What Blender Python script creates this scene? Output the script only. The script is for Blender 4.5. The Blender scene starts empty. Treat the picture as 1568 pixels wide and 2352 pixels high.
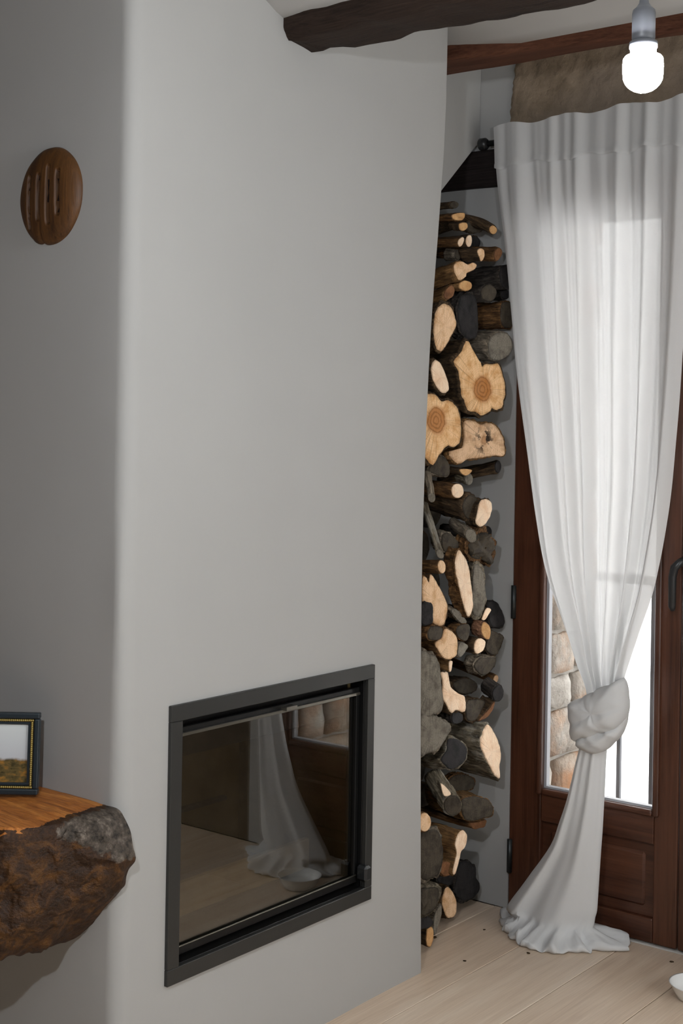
import bpy, bmesh, math, random
from mathutils import Vector, Matrix, noise
from mathutils.bvhtree import BVHTree
random.seed(7)
S = bpy.context.scene
COL = S.collection
W_PX, H_PX = 1568, 2352

# ------------------------------------------------------------------ camera
F_PX = 3137.44
YAW, PITCH, ROLL = math.radians(37.7941), math.radians(.1953), math.radians(.9559)
CXP, CYP = 784.0, 985.17
CAM = Vector((2.1427, 0.0, 1.5))
FW = Vector((-math.sin(YAW)*math.cos(PITCH), math.cos(YAW)*math.cos(PITCH), math.sin(PITCH)))
RT0 = Vector((math.cos(YAW), math.sin(YAW), 0)); UP0 = RT0.cross(FW)
RT = RT0*math.cos(ROLL) + UP0*math.sin(ROLL)
UP = -RT0*math.sin(ROLL) + UP0*math.cos(ROLL)
cd = bpy.data.cameras.new('camera'); cam = bpy.data.objects.new('camera', cd); COL.objects.link(cam)
cd.sensor_fit = 'VERTICAL'; cd.sensor_height = 36.0; cd.lens = F_PX/H_PX*36.0
cd.shift_y = (CYP - H_PX/2)/H_PX; cd.shift_x = 0
cd.clip_start = .05; cd.clip_end = 200
cam.matrix_world = Matrix(((RT.x, UP.x, -FW.x, CAM.x), (RT.y, UP.y, -FW.y, CAM.y), (RT.z, UP.z, -FW.z, CAM.z), (0, 0, 0, 1)))
S.camera = cam

# ------------------------------------------------------------------ world, sun, exposure
wd = bpy.data.worlds.new('overcast_sky'); S.world = wd; wd.use_nodes = True
bg = wd.node_tree.nodes['Background']; bg.inputs[0].default_value = (.97, .975, .965, 1); bg.inputs[1].default_value = 5.4
sd = bpy.data.lights.new('sun', 'SUN'); sd.energy = 24.0; sd.angle = math.radians(3); sd.color = (1, .98, .96)
sun = bpy.data.objects.new('sun', sd); COL.objects.link(sun)
sun.rotation_euler = Vector((.10, .62, -.78)).to_track_quat('-Z', 'Y').to_euler()
def portal(name, loc, nrm, w, h):
    l = bpy.data.lights.new(name, 'AREA'); l.shape = 'RECTANGLE'; l.size = w; l.size_y = h; l.cycles.is_portal = True
    o = bpy.data.objects.new(name, l); COL.objects.link(o); o.location = loc
    o.rotation_euler = Vector(nrm).to_track_quat('-Z', 'Z').to_euler(); return o
S.view_settings.view_transform = 'Standard'; S.view_settings.look = 'None'
S.view_settings.exposure = -0.22; S.view_settings.gamma = 1.0; S.view_settings.use_curve_mapping = False

cy_ = S.cycles; cy_.max_bounces = 7; cy_.diffuse_bounces = 3; cy_.glossy_bounces = 3; cy_.transmission_bounces = 4; cy_.transparent_max_bounces = 10
cy_.use_light_tree = False; cy_.use_adaptive_sampling = True; cy_.adaptive_threshold = .035; cy_.caustics_reflective = False; cy_.caustics_refractive = False

YD = 3.774          # room face of the door wall
YL = 2.015          # room face of the chimney wall's left side (facing the camera)
RX1, RX0, RY0 = 3.5, -2.3, -2.2

def ray(u, v): return FW + RT*((u-CXP)/F_PX) - UP*((v-CYP)/F_PX)
def at(u, v, x=None, y=None, z=None):
    r = ray(u, v)
    t = (x-CAM.x)/r.x if x is not None else (y-CAM.y)/r.y if y is not None else (z-CAM.z)/r.z
    return CAM + r*t
def on_plane(u, v, p, n):
    r = ray(u, v); return CAM + r*((p-CAM).dot(n)/r.dot(n))

# ------------------------------------------------------------------ helpers
def tag(o, label=None, cat=None, group=None, kind=None):
    if label: o['label'] = label
    if cat: o['category'] = cat
    if group: o['group'] = group
    if kind: o['kind'] = kind
    return o
def link(name, me, mat=None, parent=None, smooth=False):
    o = bpy.data.objects.new(name, me); COL.objects.link(o)
    for m in (mat if isinstance(mat, (list, tuple)) else [mat]):
        if m is not None: me.materials.append(m)
    if parent is not None: o.parent = parent
    if smooth:
        me.polygons.foreach_set('use_smooth', [True]*len(me.polygons))
    return o
def mesh(name, V, Fc, mat=None, parent=None, smooth=False, recalc=True):
    me = bpy.data.meshes.new(name); me.from_pydata([tuple(v) for v in V], [], Fc); me.update()
    if recalc:
        b = bmesh.new(); b.from_mesh(me); bmesh.ops.recalc_face_normals(b, faces=b.faces); b.to_mesh(me); b.free()
    return link(name, me, mat, parent, smooth)
def empty(name, loc, rot=(0, 0, 0)):
    o = bpy.data.objects.new(name, None); COL.objects.link(o); o.location = loc; o.rotation_euler = rot
    o.empty_display_size = .05; return o
def boxmesh(name, x0, x1, y0, y1, z0, z1, bev=0, seg=1):
    b = bmesh.new(); bmesh.ops.create_cube(b, size=1)
    for v in b.verts:
        v.co = Vector((x0+(v.co.x+.5)*(x1-x0), y0+(v.co.y+.5)*(y1-y0), z0+(v.co.z+.5)*(z1-z0)))
    if bev: bmesh.ops.bevel(b, geom=b.edges[:], offset=bev, segments=seg, profile=.5, affect='EDGES')
    me = bpy.data.meshes.new(name); b.to_mesh(me); b.free(); return me
def box(name, x0, x1, y0, y1, z0, z1, mat=None, parent=None, bev=0, seg=1, smooth=False):
    return link(name, boxmesh(name, x0, x1, y0, y1, z0, z1, bev, seg), mat, parent, smooth)
def loft(rings, cap0=True, cap1=True, closed=True):
    n = len(rings[0]); V = [p for r in rings for p in r]; Fc = []
    for k in range(len(rings)-1):
        for i in range(n if closed else n-1):
            j = (i+1) % n; Fc.append((k*n+i, k*n+j, (k+1)*n+j, (k+1)*n+i))
    if cap0: Fc.append(tuple(range(n))[::-1])
    if cap1: Fc.append(tuple((len(rings)-1)*n+i for i in range(n)))
    return V, Fc
def lathe(name, prof, mat, parent, c, n=32, cap=True):
    rings = [[Vector((c[0]+r*math.cos(2*math.pi*i/n), c[1]+r*math.sin(2*math.pi*i/n), c[2]+z)) for i in range(n)] for r, z in prof]
    V, Fc = loft(rings, cap, cap); return mesh(name, V, Fc, mat, parent, True)
def tube(name, pts, r, mat, parent=None, n=10):
    pts = [Vector(p) for p in pts]; rings = []
    for k, p in enumerate(pts):
        d = (pts[min(k+1, len(pts)-1)]-pts[max(k-1, 0)]).normalized()
        a = d.orthogonal() if k == 0 else (a - d*a.dot(d)); a.normalize(); b = d.cross(a)
        rr = r[k] if isinstance(r, (list, tuple)) else r
        rings.append([p+a*rr*math.cos(2*math.pi*i/n)+b*rr*math.sin(2*math.pi*i/n) for i in range(n)])
    V, Fc = loft(rings); return mesh(name, V, Fc, mat, parent, True)
def interp(tab, x):
    if x <= tab[0][0]: return tab[0][1]
    for (a, b), (c, d) in zip(tab, tab[1:]):
        if x <= c: return b+(d-b)*(x-a)/(c-a)
    return tab[-1][1]
def smooth_interp(tab, x):
    if x <= tab[0][0]: return tab[0][1]
    for i in range(len(tab)-1):
        a, b = tab[i]; c, d = tab[i+1]
        if x <= c:
            m0 = (d-tab[i-1][1])/(c-tab[i-1][0]) if i > 0 else (d-b)/(c-a)
            m1 = (tab[i+2][1]-b)/(tab[i+2][0]-a) if i+2 < len(tab) else (d-b)/(c-a)
            t = (x-a)/(c-a); h = c-a
            return (2*t**3-3*t*t+1)*b+(t**3-2*t*t+t)*h*m0+(-2*t**3+3*t*t)*d+(t**3-t*t)*h*m1
    return tab[-1][1]
def ns(x, y=0., z=0.): return noise.noise(Vector((x, y, z)))
def sstep(a, b, x):
    t = min(max((x-a)/(b-a), 0), 1); return t*t*(3-2*t)

# ------------------------------------------------------------------ materials
class NT:
    def __init__(s, name):
        s.m = bpy.data.materials.new(name); s.m.use_nodes = True; s.t = s.m.node_tree
        s.p = s.t.nodes['Principled BSDF']; s.out = s.t.nodes['Material Output']
    def n(s, kind, **kw):
        nd = s.t.nodes.new(kind)
        for k, v in kw.items():
            if k in nd.inputs: nd.inputs[k].default_value = v
            else: setattr(nd, k, v)
        return nd
    def l(s, a, b): s.t.links.new(a, b)
    def coord(s, scale=(1, 1, 1), rnd=0., kind='Object'):
        tc = s.n('ShaderNodeTexCoord'); mp = s.n('ShaderNodeMapping'); mp.inputs['Scale'].default_value = scale
        s.l(tc.outputs[kind], mp.inputs['Vector'])
        if rnd:
            oi = s.n('ShaderNodeObjectInfo'); m = s.n('ShaderNodeMath', operation='MULTIPLY'); m.inputs[1].default_value = rnd
            s.l(oi.outputs['Random'], m.inputs[0]); s.l(m.outputs[0], mp.inputs['Location'])
        return mp.outputs[0]
    def noise(s, vec, scale, detail=4, rough=.55, dist=0.):
        nd = s.n('ShaderNodeTexNoise'); nd.inputs['Scale'].default_value = scale; nd.inputs['Detail'].default_value = detail
        nd.inputs['Roughness'].default_value = rough; nd.inputs['Distortion'].default_value = dist
        s.l(vec, nd.inputs['Vector']); return nd.outputs['Fac']
    def ramp(s, fac, stops):
        r = s.n('ShaderNodeValToRGB'); e = r.color_ramp.elements
        while len(e) < len(stops): e.new(.5)
        for el, (p, c) in zip(e, stops): el.position = p; el.color = (*c, 1)
        s.l(fac, r.inputs[0]); return r.outputs[0]
    def mix(s, fac, a, b, mode='MIX'):
        m = s.n('ShaderNodeMix', data_type='RGBA', blend_type=mode)
        for sock, v in ((m.inputs[0], fac), (m.inputs[6], a), (m.inputs[7], b)):
            if hasattr(v, 'is_linked'): s.l(v, sock)
            else: sock.default_value = v if not isinstance(v, tuple) else (*v, 1)
        return m.outputs[2]
    def bump(s, h, strength=.3, dist=.01):
        b = s.n('ShaderNodeBump'); b.inputs['Strength'].default_value = strength; b.inputs['Distance'].default_value = dist
        s.l(h, b.inputs['Height']); s.l(b.outputs[0], s.p.inputs['Normal'])
    def base(s, c):
        if hasattr(c, 'is_linked'): s.l(c, s.p.inputs['Base Color'])
        else: s.p.inputs['Base Color'].default_value = (*c, 1)
    def set(s, **kw):
        for k, v in kw.items(): s.p.inputs[k.replace('_', ' ')].default_value = v
        return s

def m_plain(name, c, rough=.5, metal=0., spec=.5):
    t = NT(name); t.base(c); t.set(Roughness=rough, Metallic=metal); t.p.inputs['Specular IOR Level'].default_value = spec; return t.m
def m_plaster(name, c=(.70, .695, .675)):
    t = NT(name); v = t.coord(); a = t.noise(v, 2.2, 2, .6)
    t.base(t.mix(a, tuple(x*.95 for x in c), tuple(min(1, x*1.05) for x in c)))
    h = t.noise(v, 14, 2, .6); t.bump(h, .12, .01); t.set(Roughness=.85); t.p.inputs['Specular IOR Level'].default_value = .25; return t.m
def m_wood(name, lo, hi, axis='Z', sc=1., rough=.45, rnd=5., fine=.25, contrast=(.3, .7), bump=.15, spec=.5):
    t = NT(name); s = [9*sc]*3; s['XYZ'.index(axis)] = .8*sc
    v = t.coord(tuple(s), rnd); a = t.noise(v, 2.5, 6, .6, .6)
    col = t.ramp(a, [(contrast[0], lo), (contrast[1], hi)])
    v2 = t.coord(tuple(x*7 if x > sc else x*2 for x in s), rnd); b = t.noise(v2, 3, 3, .6)
    col = t.mix(fine, col, t.ramp(b, [(.3, tuple(x*.45 for x in lo)), (.7, hi)]))
    t.base(col); t.bump(b, bump, .004); t.set(Roughness=rough); t.p.inputs['Specular IOR Level'].default_value = spec; return t.m
def m_floor():
    t = NT('oak_floor'); v = t.coord((14, .9, 14), 9.); a = t.noise(v, 1.6, 5, .6, .8)
    col = t.ramp(a, [(.25, (.50, .345, .235)), (.5, (.72, .56, .415)), (.75, (.84, .71, .57))])
    v2 = t.coord((160, 3, 100), 9.); b = t.noise(v2, 2, 3, .5)
    col = t.mix(.28, col, t.ramp(b, [(.35, (.36, .24, .155)), (.65, (.80, .66, .51))]))
    oi = t.n('ShaderNodeObjectInfo')
    col = t.mix(.35, col, t.ramp(oi.outputs['Random'], [(0, (.60, .46, .335)), (1, (.80, .67, .53))]))
    t.base(col); t.bump(b, .06, .002); t.set(Roughness=.38); t.p.inputs['Specular IOR Level'].default_value = .45; return t.m
def m_bark(name, lo, hi, patch=None, rough=.9):
    t = NT(name); v = t.coord((9, 9, 2.2), 20.); a = t.noise(v, 5, 7, .68, .5)
    col = t.ramp(a, [(.32, lo), (.52, tuple((x+y)/2 for x, y in zip(lo, hi))), (.68, hi)])
    if patch:
        b = t.noise(t.coord((5, 5, 3), 31.), 3.2, 4, .6); col = t.mix(t.ramp(b, [(.52, (0, 0, 0)), (.60, (1, 1, 1))]), col, patch)
    c2 = t.noise(t.coord((30, 30, 5), 20.), 4, 5, .7)
    col = t.mix(.55, col, t.ramp(c2, [(.36, tuple(x*.35 for x in lo)), (.5, tuple((x+y)/2 for x, y in zip(lo, hi))), (.66, tuple(min(1, x*1.8) for x in hi))]))
    t.base(col); t.bump(c2, 1.0, .010); t.set(Roughness=rough); t.p.inputs['Specular IOR Level'].default_value = .25; return t.m
def m_cut(name, pale, dark, heart=None, heart_r=.03, holes=False):
    """sawn end grain: growth rings about the log's own axis (local z)"""
    t = NT(name); tc = t.n('ShaderNodeTexCoord'); sp = t.n('ShaderNodeSeparateXYZ'); t.l(tc.outputs['Object'], sp.inputs[0])
    cb = t.n('ShaderNodeCombineXYZ'); t.l(sp.outputs[0], cb.inputs[0]); t.l(sp.outputs[1], cb.inputs[1])
    nz = t.noise(cb.outputs[0], 15, 5, .65)
    ln = t.n('ShaderNodeVectorMath', operation='LENGTH'); t.l(cb.outputs[0], ln.inputs[0])
    ad = t.n('ShaderNodeMath', operation='MULTIPLY_ADD'); t.l(nz, ad.inputs[0]); ad.inputs[1].default_value = .034; t.l(ln.outputs['Value'], ad.inputs[2])
    sn = t.n('ShaderNodeMath', operation='MULTIPLY'); t.l(ad.outputs[0], sn.inputs[0]); sn.inputs[1].default_value = 900
    si = t.n('ShaderNodeMath', operation='SINE'); t.l(sn.outputs[0], si.inputs[0])
    mr = t.n('ShaderNodeMapRange'); t.l(si.outputs[0], mr.inputs[0]); mr.inputs[1].default_value = -1; mr.inputs[2].default_value = 1
    mr.inputs[3].default_value = 0; mr.inputs[4].default_value = .22
    col = t.mix(mr.outputs[0], pale, dark)
    pn = t.noise(t.coord((1, 1, 1), 13.), 26, 5, .65)
    col = t.mix(t.ramp(pn, [(.46, (0, 0, 0)), (.66, (.85, .85, .85))]), col, dark)
    st = t.noise(t.coord((1, 14, 1), 17.), 24, 3, .6)
    col = t.mix(t.ramp(st, [(.5, (0, 0, 0)), (.68, (.40, .40, .40))]), col, dark)
    nm = t.n('ShaderNodeVectorMath', operation='NORMALIZE'); t.l(cb.outputs[0], nm.inputs[0])
    rc = t.noise(nm.outputs[0], 5, 3, .7); rl_ = t.ramp(rc, [(.485, (0, 0, 0)), (.5, (.55, .55, .55)), (.515, (0, 0, 0))])
    col = t.mix(rl_, col, tuple(x*.45 for x in dark))
    at_ = t.n('ShaderNodeAttribute'); at_.attribute_name = 'rim'
    rm = t.n('ShaderNodeMath', operation='MULTIPLY'); t.l(at_.outputs['Fac'], rm.inputs[0]); t.l(t.ramp(t.noise(t.coord((1, 1, 1), 23.), 45, 3, .6), [(.35, (.1, .1, .1)), (.6, (.9, .9, .9))]), rm.inputs[1])
    col = t.mix(rm.outputs[0], col, tuple(x*.55 for x in dark))
    if heart:
        hr = t.n('ShaderNodeMapRange'); t.l(ad.outputs[0], hr.inputs[0]); hr.inputs[1].default_value = heart_r+.012; hr.inputs[2].default_value = heart_r+.026
        hr.inputs[3].default_value = .8; hr.inputs[4].default_value = 0
        col = t.mix(hr.outputs[0], col, heart)
        h2 = t.n('ShaderNodeMath', operation='SINE'); s2 = t.n('ShaderNodeMath', operation='MULTIPLY'); t.l(ad.outputs[0], s2.inputs[0]); s2.inputs[1].default_value = 520; t.l(s2.outputs[0], h2.inputs[0])
        m2 = t.n('ShaderNodeMath', operation='MULTIPLY'); t.l(h2.outputs[0], m2.inputs[0]); t.l(hr.outputs[0], m2.inputs[1]); m2.use_clamp = True
        m3 = t.n('ShaderNodeMath', operation='MULTIPLY'); t.l(m2.outputs[0], m3.inputs[0]); m3.inputs[1].default_value = .6
        col = t.mix(m3.outputs[0], col, tuple(x*.35 for x in heart))
    if holes:
        hn = t.noise(t.coord((1, 1, 1)), 30, 3, .6)
        hm = t.n('ShaderNodeMapRange'); t.l(ad.outputs[0], hm.inputs[0]); hm.inputs[1].default_value = .04; hm.inputs[2].default_value = .075; hm.inputs[3].default_value = 1; hm.inputs[4].default_value = 0
        hx = t.n('ShaderNodeMath', operation='MULTIPLY'); t.l(t.ramp(hn, [(.52, (0, 0, 0)), (.58, (1, 1, 1))]), hx.inputs[0]); t.l(hm.outputs[0], hx.inputs[1])
        col = t.mix(hx.outputs[0], col, (.03, .018, .01))
    t.base(col); t.bump(pn, .6, .005); t.set(Roughness=.8); t.p.inputs['Specular IOR Level'].default_value = .25; return t.m
def m_stone(name, lo, hi, warm=None, scale=6, bump=.6, rough=.95):
    t = NT(name); v = t.coord((1, 1, 1), 11.); a = t.noise(v, scale, 7, .65)
    col = t.ramp(a, [(.3, lo), (.7, hi)])
    if warm: col = t.mix(t.ramp(t.noise(v, scale*.35, 4, .6), [(.45, (0, 0, 0)), (.62, (1, 1, 1))]), col, warm)
    t.base(col); t.bump(t.noise(v, scale*3, 6, .6), bump, .012); t.set(Roughness=rough); t.p.inputs['Specular IOR Level'].default_value = .2; return t.m
def m_glass(name, tint=(1, 1, 1), f0=.04, rough=0.):
    t = NT(name); tr = t.n('ShaderNodeBsdfTransparent'); tr.inputs[0].default_value = (*tint, 1)
    gl = t.n('ShaderNodeBsdfGlossy'); gl.inputs['Roughness'].default_value = rough
    lw = t.n('ShaderNodeLayerWeight'); lw.inputs['Blend'].default_value = .5
    pw = t.n('ShaderNodeMath', operation='POWER'); t.l(lw.outputs['Facing'], pw.inputs[0]); pw.inputs[1].default_value = 5
    ma = t.n('ShaderNodeMath', operation='MULTIPLY_ADD'); t.l(pw.outputs[0], ma.inputs[0]); ma.inputs[1].default_value = 1-f0; ma.inputs[2].default_value = f0
    mx = t.n('ShaderNodeMixShader'); t.l(ma.outputs[0], mx.inputs[0]); t.l(tr.outputs[0], mx.inputs[1]); t.l(gl.outputs[0], mx.inputs[2])
    t.l(mx.outputs[0], t.out.inputs[0]); return t.m
def m_cloth(name, c, transl, transp):
    t = NT(name); v = t.coord((1, 1, 1)); w = t.noise(t.coord((60, 60, 900)), 3, 2, .5)
    col = t.mix(w, tuple(x*.95 for x in c), c)
    df = t.n('ShaderNodeBsdfDiffuse'); t.l(col, df.inputs[0]); tl = t.n('ShaderNodeBsdfTranslucent'); t.l(col, tl.inputs[0])
    tr = t.n('ShaderNodeBsdfTransparent')
    a = t.n('ShaderNodeMixShader'); a.inputs[0].default_value = transl; t.l(df.outputs[0], a.inputs[1]); t.l(tl.outputs[0], a.inputs[2])
    b = t.n('ShaderNodeMixShader'); b.inputs[0].default_value = transp; t.l(a.outputs[0], b.inputs[1]); t.l(tr.outputs[0], b.inputs[2])
    t.l(b.outputs[0], t.out.inputs[0]); return t.m
def m_emit(name, c, s):
    t = NT(name); t.base((.9, .9, .9)); t.p.inputs['Emission Color'].default_value = (*c, 1); t.p.inputs['Emission Strength'].default_value = s; return t.m
def m_photo():
    """flat print: grey sky over a tawny hillside with a pale track"""
    t = NT('landscape_print'); tc = t.n('ShaderNodeTexCoord'); sp = t.n('ShaderNodeSeparateXYZ'); t.l(tc.outputs['Object'], sp.inputs[0])
    n1 = t.noise(t.coord((1, 1, 1)), 22, 4, .6)
    ad = t.n('ShaderNodeMath', operation='MULTIPLY_ADD'); t.l(n1, ad.inputs[0]); ad.inputs[1].default_value = .02; t.l(sp.outputs[2], ad.inputs[2])
    hill = t.n('ShaderNodeMath', operation='MULTIPLY_ADD'); t.l(sp.outputs[0], hill.inputs[0]); hill.inputs[1].default_value = .35; t.l(ad.outputs[0], hill.inputs[2])
    land = t.ramp(t.noise(t.coord((30, 1, 60)), 1.5, 5, .6), [(.35, (.035, .03, .012)), (.5, (.12, .085, .03)), (.68, (.36, .17, .03))])
    far = t.ramp(n1, [(.4, (.20, .17, .17)), (.6, (.45, .30, .22))])
    def step(v, a, b):
        m = t.n('ShaderNodeMapRange'); t.l(v, m.inputs[0]); m.inputs[1].default_value = a; m.inputs[2].default_value = b; return m.outputs[0]
    c = t.mix(step(hill.outputs[0], .100, .106), land, far)
    sky = t.mix(step(sp.outputs[2], .075, .15), (.50, .52, .55), (.62, .66, .66))
    c = t.mix(step(ad.outputs[0], .082, .088), c, sky)
    t.base(c); t.set(Roughness=.25); return t.m

PLASTER = m_plaster('white_plaster', (.405, .40, .385)); CEIL = m_plaster('ceiling_plaster', (.48, .475, .46))
FLOOR = m_floor(); SUBFLOOR = m_plain('pale_joint', (.80, .70, .58), .8)
MAHOG = m_wood('mahogany_upright', (.038, .012, .006), (.125, .046, .023), 'Z', 1, .34, 3.)
MAHOG_H = m_wood('mahogany_level', (.038, .012, .006), (.125, .046, .023), 'X', 1, .34, 3.)
BEAM = m_wood('old_dark_beam', (.012, .007, .005), (.045, .028, .02), 'X', 1.1, .75, 0, .5, bump=.8, spec=.2)
BEAM2 = m_wood('red_brown_beam', (.06, .022, .012), (.17, .07, .04), 'X', 1.1, .7, 0, .4, bump=.5, spec=.2)
LINTEL = m_wood('black_lintel', (.008, .006, .006), (.03, .022, .02), 'X', 1.3, .7, 0, .5, bump=.6, spec=.2)
def m_mantel():
    t = NT('rough_mantel'); v = t.coord((1.2, 9, 9)); a = t.noise(v, 3, 7, .65, .8); f = t.noise(t.coord((5, 60, 60)), 3, 4, .6)
    front = t.ramp(a, [(.30, (.012, .005, .002)), (.50, (.042, .016, .005)), (.64, (.17, .068, .011)), (.78, (.07, .046, .010))])
    front = t.mix(.45, front, t.ramp(f, [(.35, (.006, .003, .002)), (.65, (.070, .032, .012))]))
    top = t.ramp(a, [(.30, (.14, .035, .008)), (.48, (.42, .13, .025)), (.62, (.68, .27, .06))])
    top = t.mix(.35, top, t.ramp(f, [(.3, (.05, .015, .004)), (.6, (.62, .24, .05))]))
    g = t.noise(t.coord((1, 1, 1)), 38, 6, .7); end = t.ramp(g, [(.38, (.016, .012, .008)), (.53, (.085, .066, .050)), (.70, (.24, .20, .16))])
    nz = t.noise(t.coord((14, 30, 30)), 2, 5, .65)
    def mask(nm):
        at_ = t.n('ShaderNodeAttribute'); at_.attribute_name = nm
        m = t.n('ShaderNodeMath', operation='MULTIPLY_ADD'); t.l(nz, m.inputs[0]); m.inputs[1].default_value = 1.1; t.l(at_.outputs['Fac'], m.inputs[2])
        return t.ramp(m.outputs[0], [(.98, (0, 0, 0)), (1.0, (0, 0, 0))]) if False else m.outputs[0]
    def cutoff(x, lo, hi):
        r = t.n('ShaderNodeMapRange'); t.l(x, r.inputs[0]); r.inputs[1].default_value = lo; r.inputs[2].default_value = hi; return r.outputs[0]
    col = t.mix(cutoff(mask('broken_end'), 1.02, 1.12), front, end)
    tm = cutoff(mask('worn_top'), 1.02, 1.08); col = t.mix(tm, col, top)
    t.base(col); t.bump(f, .7, .006); t.set(Roughness=.55); t.p.inputs['Specular IOR Level'].default_value = .35; return t.m
MANTEL = m_mantel()
PLAQUE = m_wood('carved_wood', (.028, .010, .004), (.14, .056, .011), 'Z', 1.6, .55, 0, .3, bump=.2)
GROOVE = m_plain('dark_groove', (.012, .006, .004), .8, 0, .2)
IRON = m_plain('anthracite_steel', (.055, .055, .052), .42, .6)
IRON_D = m_plain('black_steel', (.012, .012, .012), .4, .5)
CHROME = m_plain('edge_steel', (.22, .21, .18), .3, .9)
REFRACT = m_stone('refractory_panel', (.07, .05, .022), (.17, .125, .055), (.09, .065, .03), 7, .4)
ASH = m_stone('ash_floor', (.03, .028, .025), (.08, .075, .065), None, 10, .4)
GLASS = m_glass('clear_pane'); FGLASS = m_glass('stove_glass', (.74, .72, .67), .165)
PGLASS = m_glass('picture_glass')
CLOTH = m_cloth('sheer_white_cloth', (.80, .80, .795), .35, .035)
CLOTH_H = m_cloth('hemmed_white_cloth', (.76, .76, .755), .42, .04)
CLOTH_T = m_cloth('gathered_white_cloth', (.80, .80, .795), .25, .0)
NAVY = m_plain('navy_lacquer', (.012, .02, .026), .35); GOLD = m_plain('dull_gold', (.36, .27, .08), .4, .6)
PHOTO = m_photo()
BROWNSTONE = m_stone('brown_stone', (.17, .125, .080), (.36, .275, .195), (.25, .195, .145), 9, 1.0)
STONES = [m_stone('pale_limestone', (.34, .30, .255), (.66, .62, .56), (.55, .38, .27), 14, 1.0),
          m_stone('rusty_limestone', (.34, .25, .18), (.62, .55, .47), (.50, .28, .16), 13, 1.0),
          m_stone('cream_limestone', (.42, .385, .34), (.68, .65, .60), None, 14, 1.0)]
MORTAR = m_stone('lime_mortar', (.50, .47, .43), (.62, .595, .55), None, 20, .4)
BLACK = m_plain('satin_black', (.015, .016, .017), .35); GREYP = m_plain('grey_socket', (.10, .105, .115), .45)
STEELG = m_plain('dark_hinge_steel', (.05, .055, .055), .4, .7); GASKET = m_plain('grey_glazing_bead', (.42, .43, .46), .4)
RAIL = m_plain('painted_railing', (.09, .095, .11), .5); CERAMIC = m_plain('white_ceramic', (.82, .82, .80), .2)

BARK = dict(
    dark=m_bark('dark_bark', (.012, .008, .005), (.125, .076, .038)),
    brown=m_bark('brown_bark', (.022, .011, .005), (.23, .115, .042)),
    tan=m_bark('tan_bark', (.075, .036, .012), (.27, .145, .055)),
    grey=m_bark('grey_bark', (.028, .021, .015), (.27, .22, .16)),
    mottled=m_bark('lichen_bark', (.045, .034, .020), (.24, .20, .14), (.42, .40, .35)),
    black=m_bark('charred_bark', (.008, .007, .006), (.062, .050, .042)),
    pink=m_bark('peeled_bark', (.14, .060, .030), (.42, .22, .13)))
CUT = dict(
    fresh=m_cut('fresh_cut', (.86, .60, .38), (.60, .33, .15)),
    white=m_cut('white_cut', (.95, .74, .54), (.80, .52, .32)),
    orange=m_cut('orange_cut', (.70, .42, .19), (.48, .24, .09)),
    heart=m_cut('heartwood_cut', (.86, .57, .31), (.58, .28, .09), (.38, .13, .022), .038),
    hollow=m_cut('hollow_cut', (.78, .53, .33), (.46, .26, .13), (.40, .20, .085), .012, True),
    red=m_cut('reddish_cut', (.25, .115, .050), (.10, .042, .018)),
    grey=m_cut('weathered_cut', (.22, .195, .155), (.085, .072, .055)),
    dark=m_cut('dirty_cut', (.075, .060, .042), (.022, .017, .012)),
    black=m_cut('blackened_cut', (.030, .027, .027), (.010, .009, .009)))

# ------------------------------------------------------------------ setting: floor
fl = box('floor', RX0, RX1, RY0, 4.42, -.12, -.014, SUBFLOOR); tag(fl, kind='structure')
PW = .237
pm = {}
def plank_mesh(L):
    L = round(L, 2)
    if L not in pm:
        pm[L] = boxmesh('plank', -PW/2+.0009, PW/2-.0009, 0, L-.002, -.014, 0, .0016)
        pm[L].materials.append(FLOOR)
    return pm[L]
i0 = int((RX0-.108)/PW)-1
for i in range(i0, int((RX1-.108)/PW)+1):
    xc = .108+PW*(i+.5)
    if xc-PW/2 < RX0 or xc+PW/2 > RX1: continue
    y = RY0 - random.choice([.1, .4, .7, 1.0, 1.3]); y = max(y, RY0)
    first = True
    while y < YD-.01:
        L = random.choice([.5, .8, 1.1]) if first else random.choice([1.4, 1.7, 2.0]); first = False
        if i in (-1, 0, 1) and y < 2.4 and y+L > 2.4: L = YD-y
        L = min(L, YD-y)
        if YD-(y+L) < .25: L = YD-y
        o = bpy.data.objects.new('plank', plank_mesh(L)); COL.objects.link(o); o.parent = fl; o.location = (xc, y, 0); y += L
th = box('trim_1', -.085, 1.07, YD, 4.42, -.013, 0, m_stone('threshold_stone', (.45, .42, .38), (.62, .59, .54)), None, .002); tag(th, kind='structure')

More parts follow.
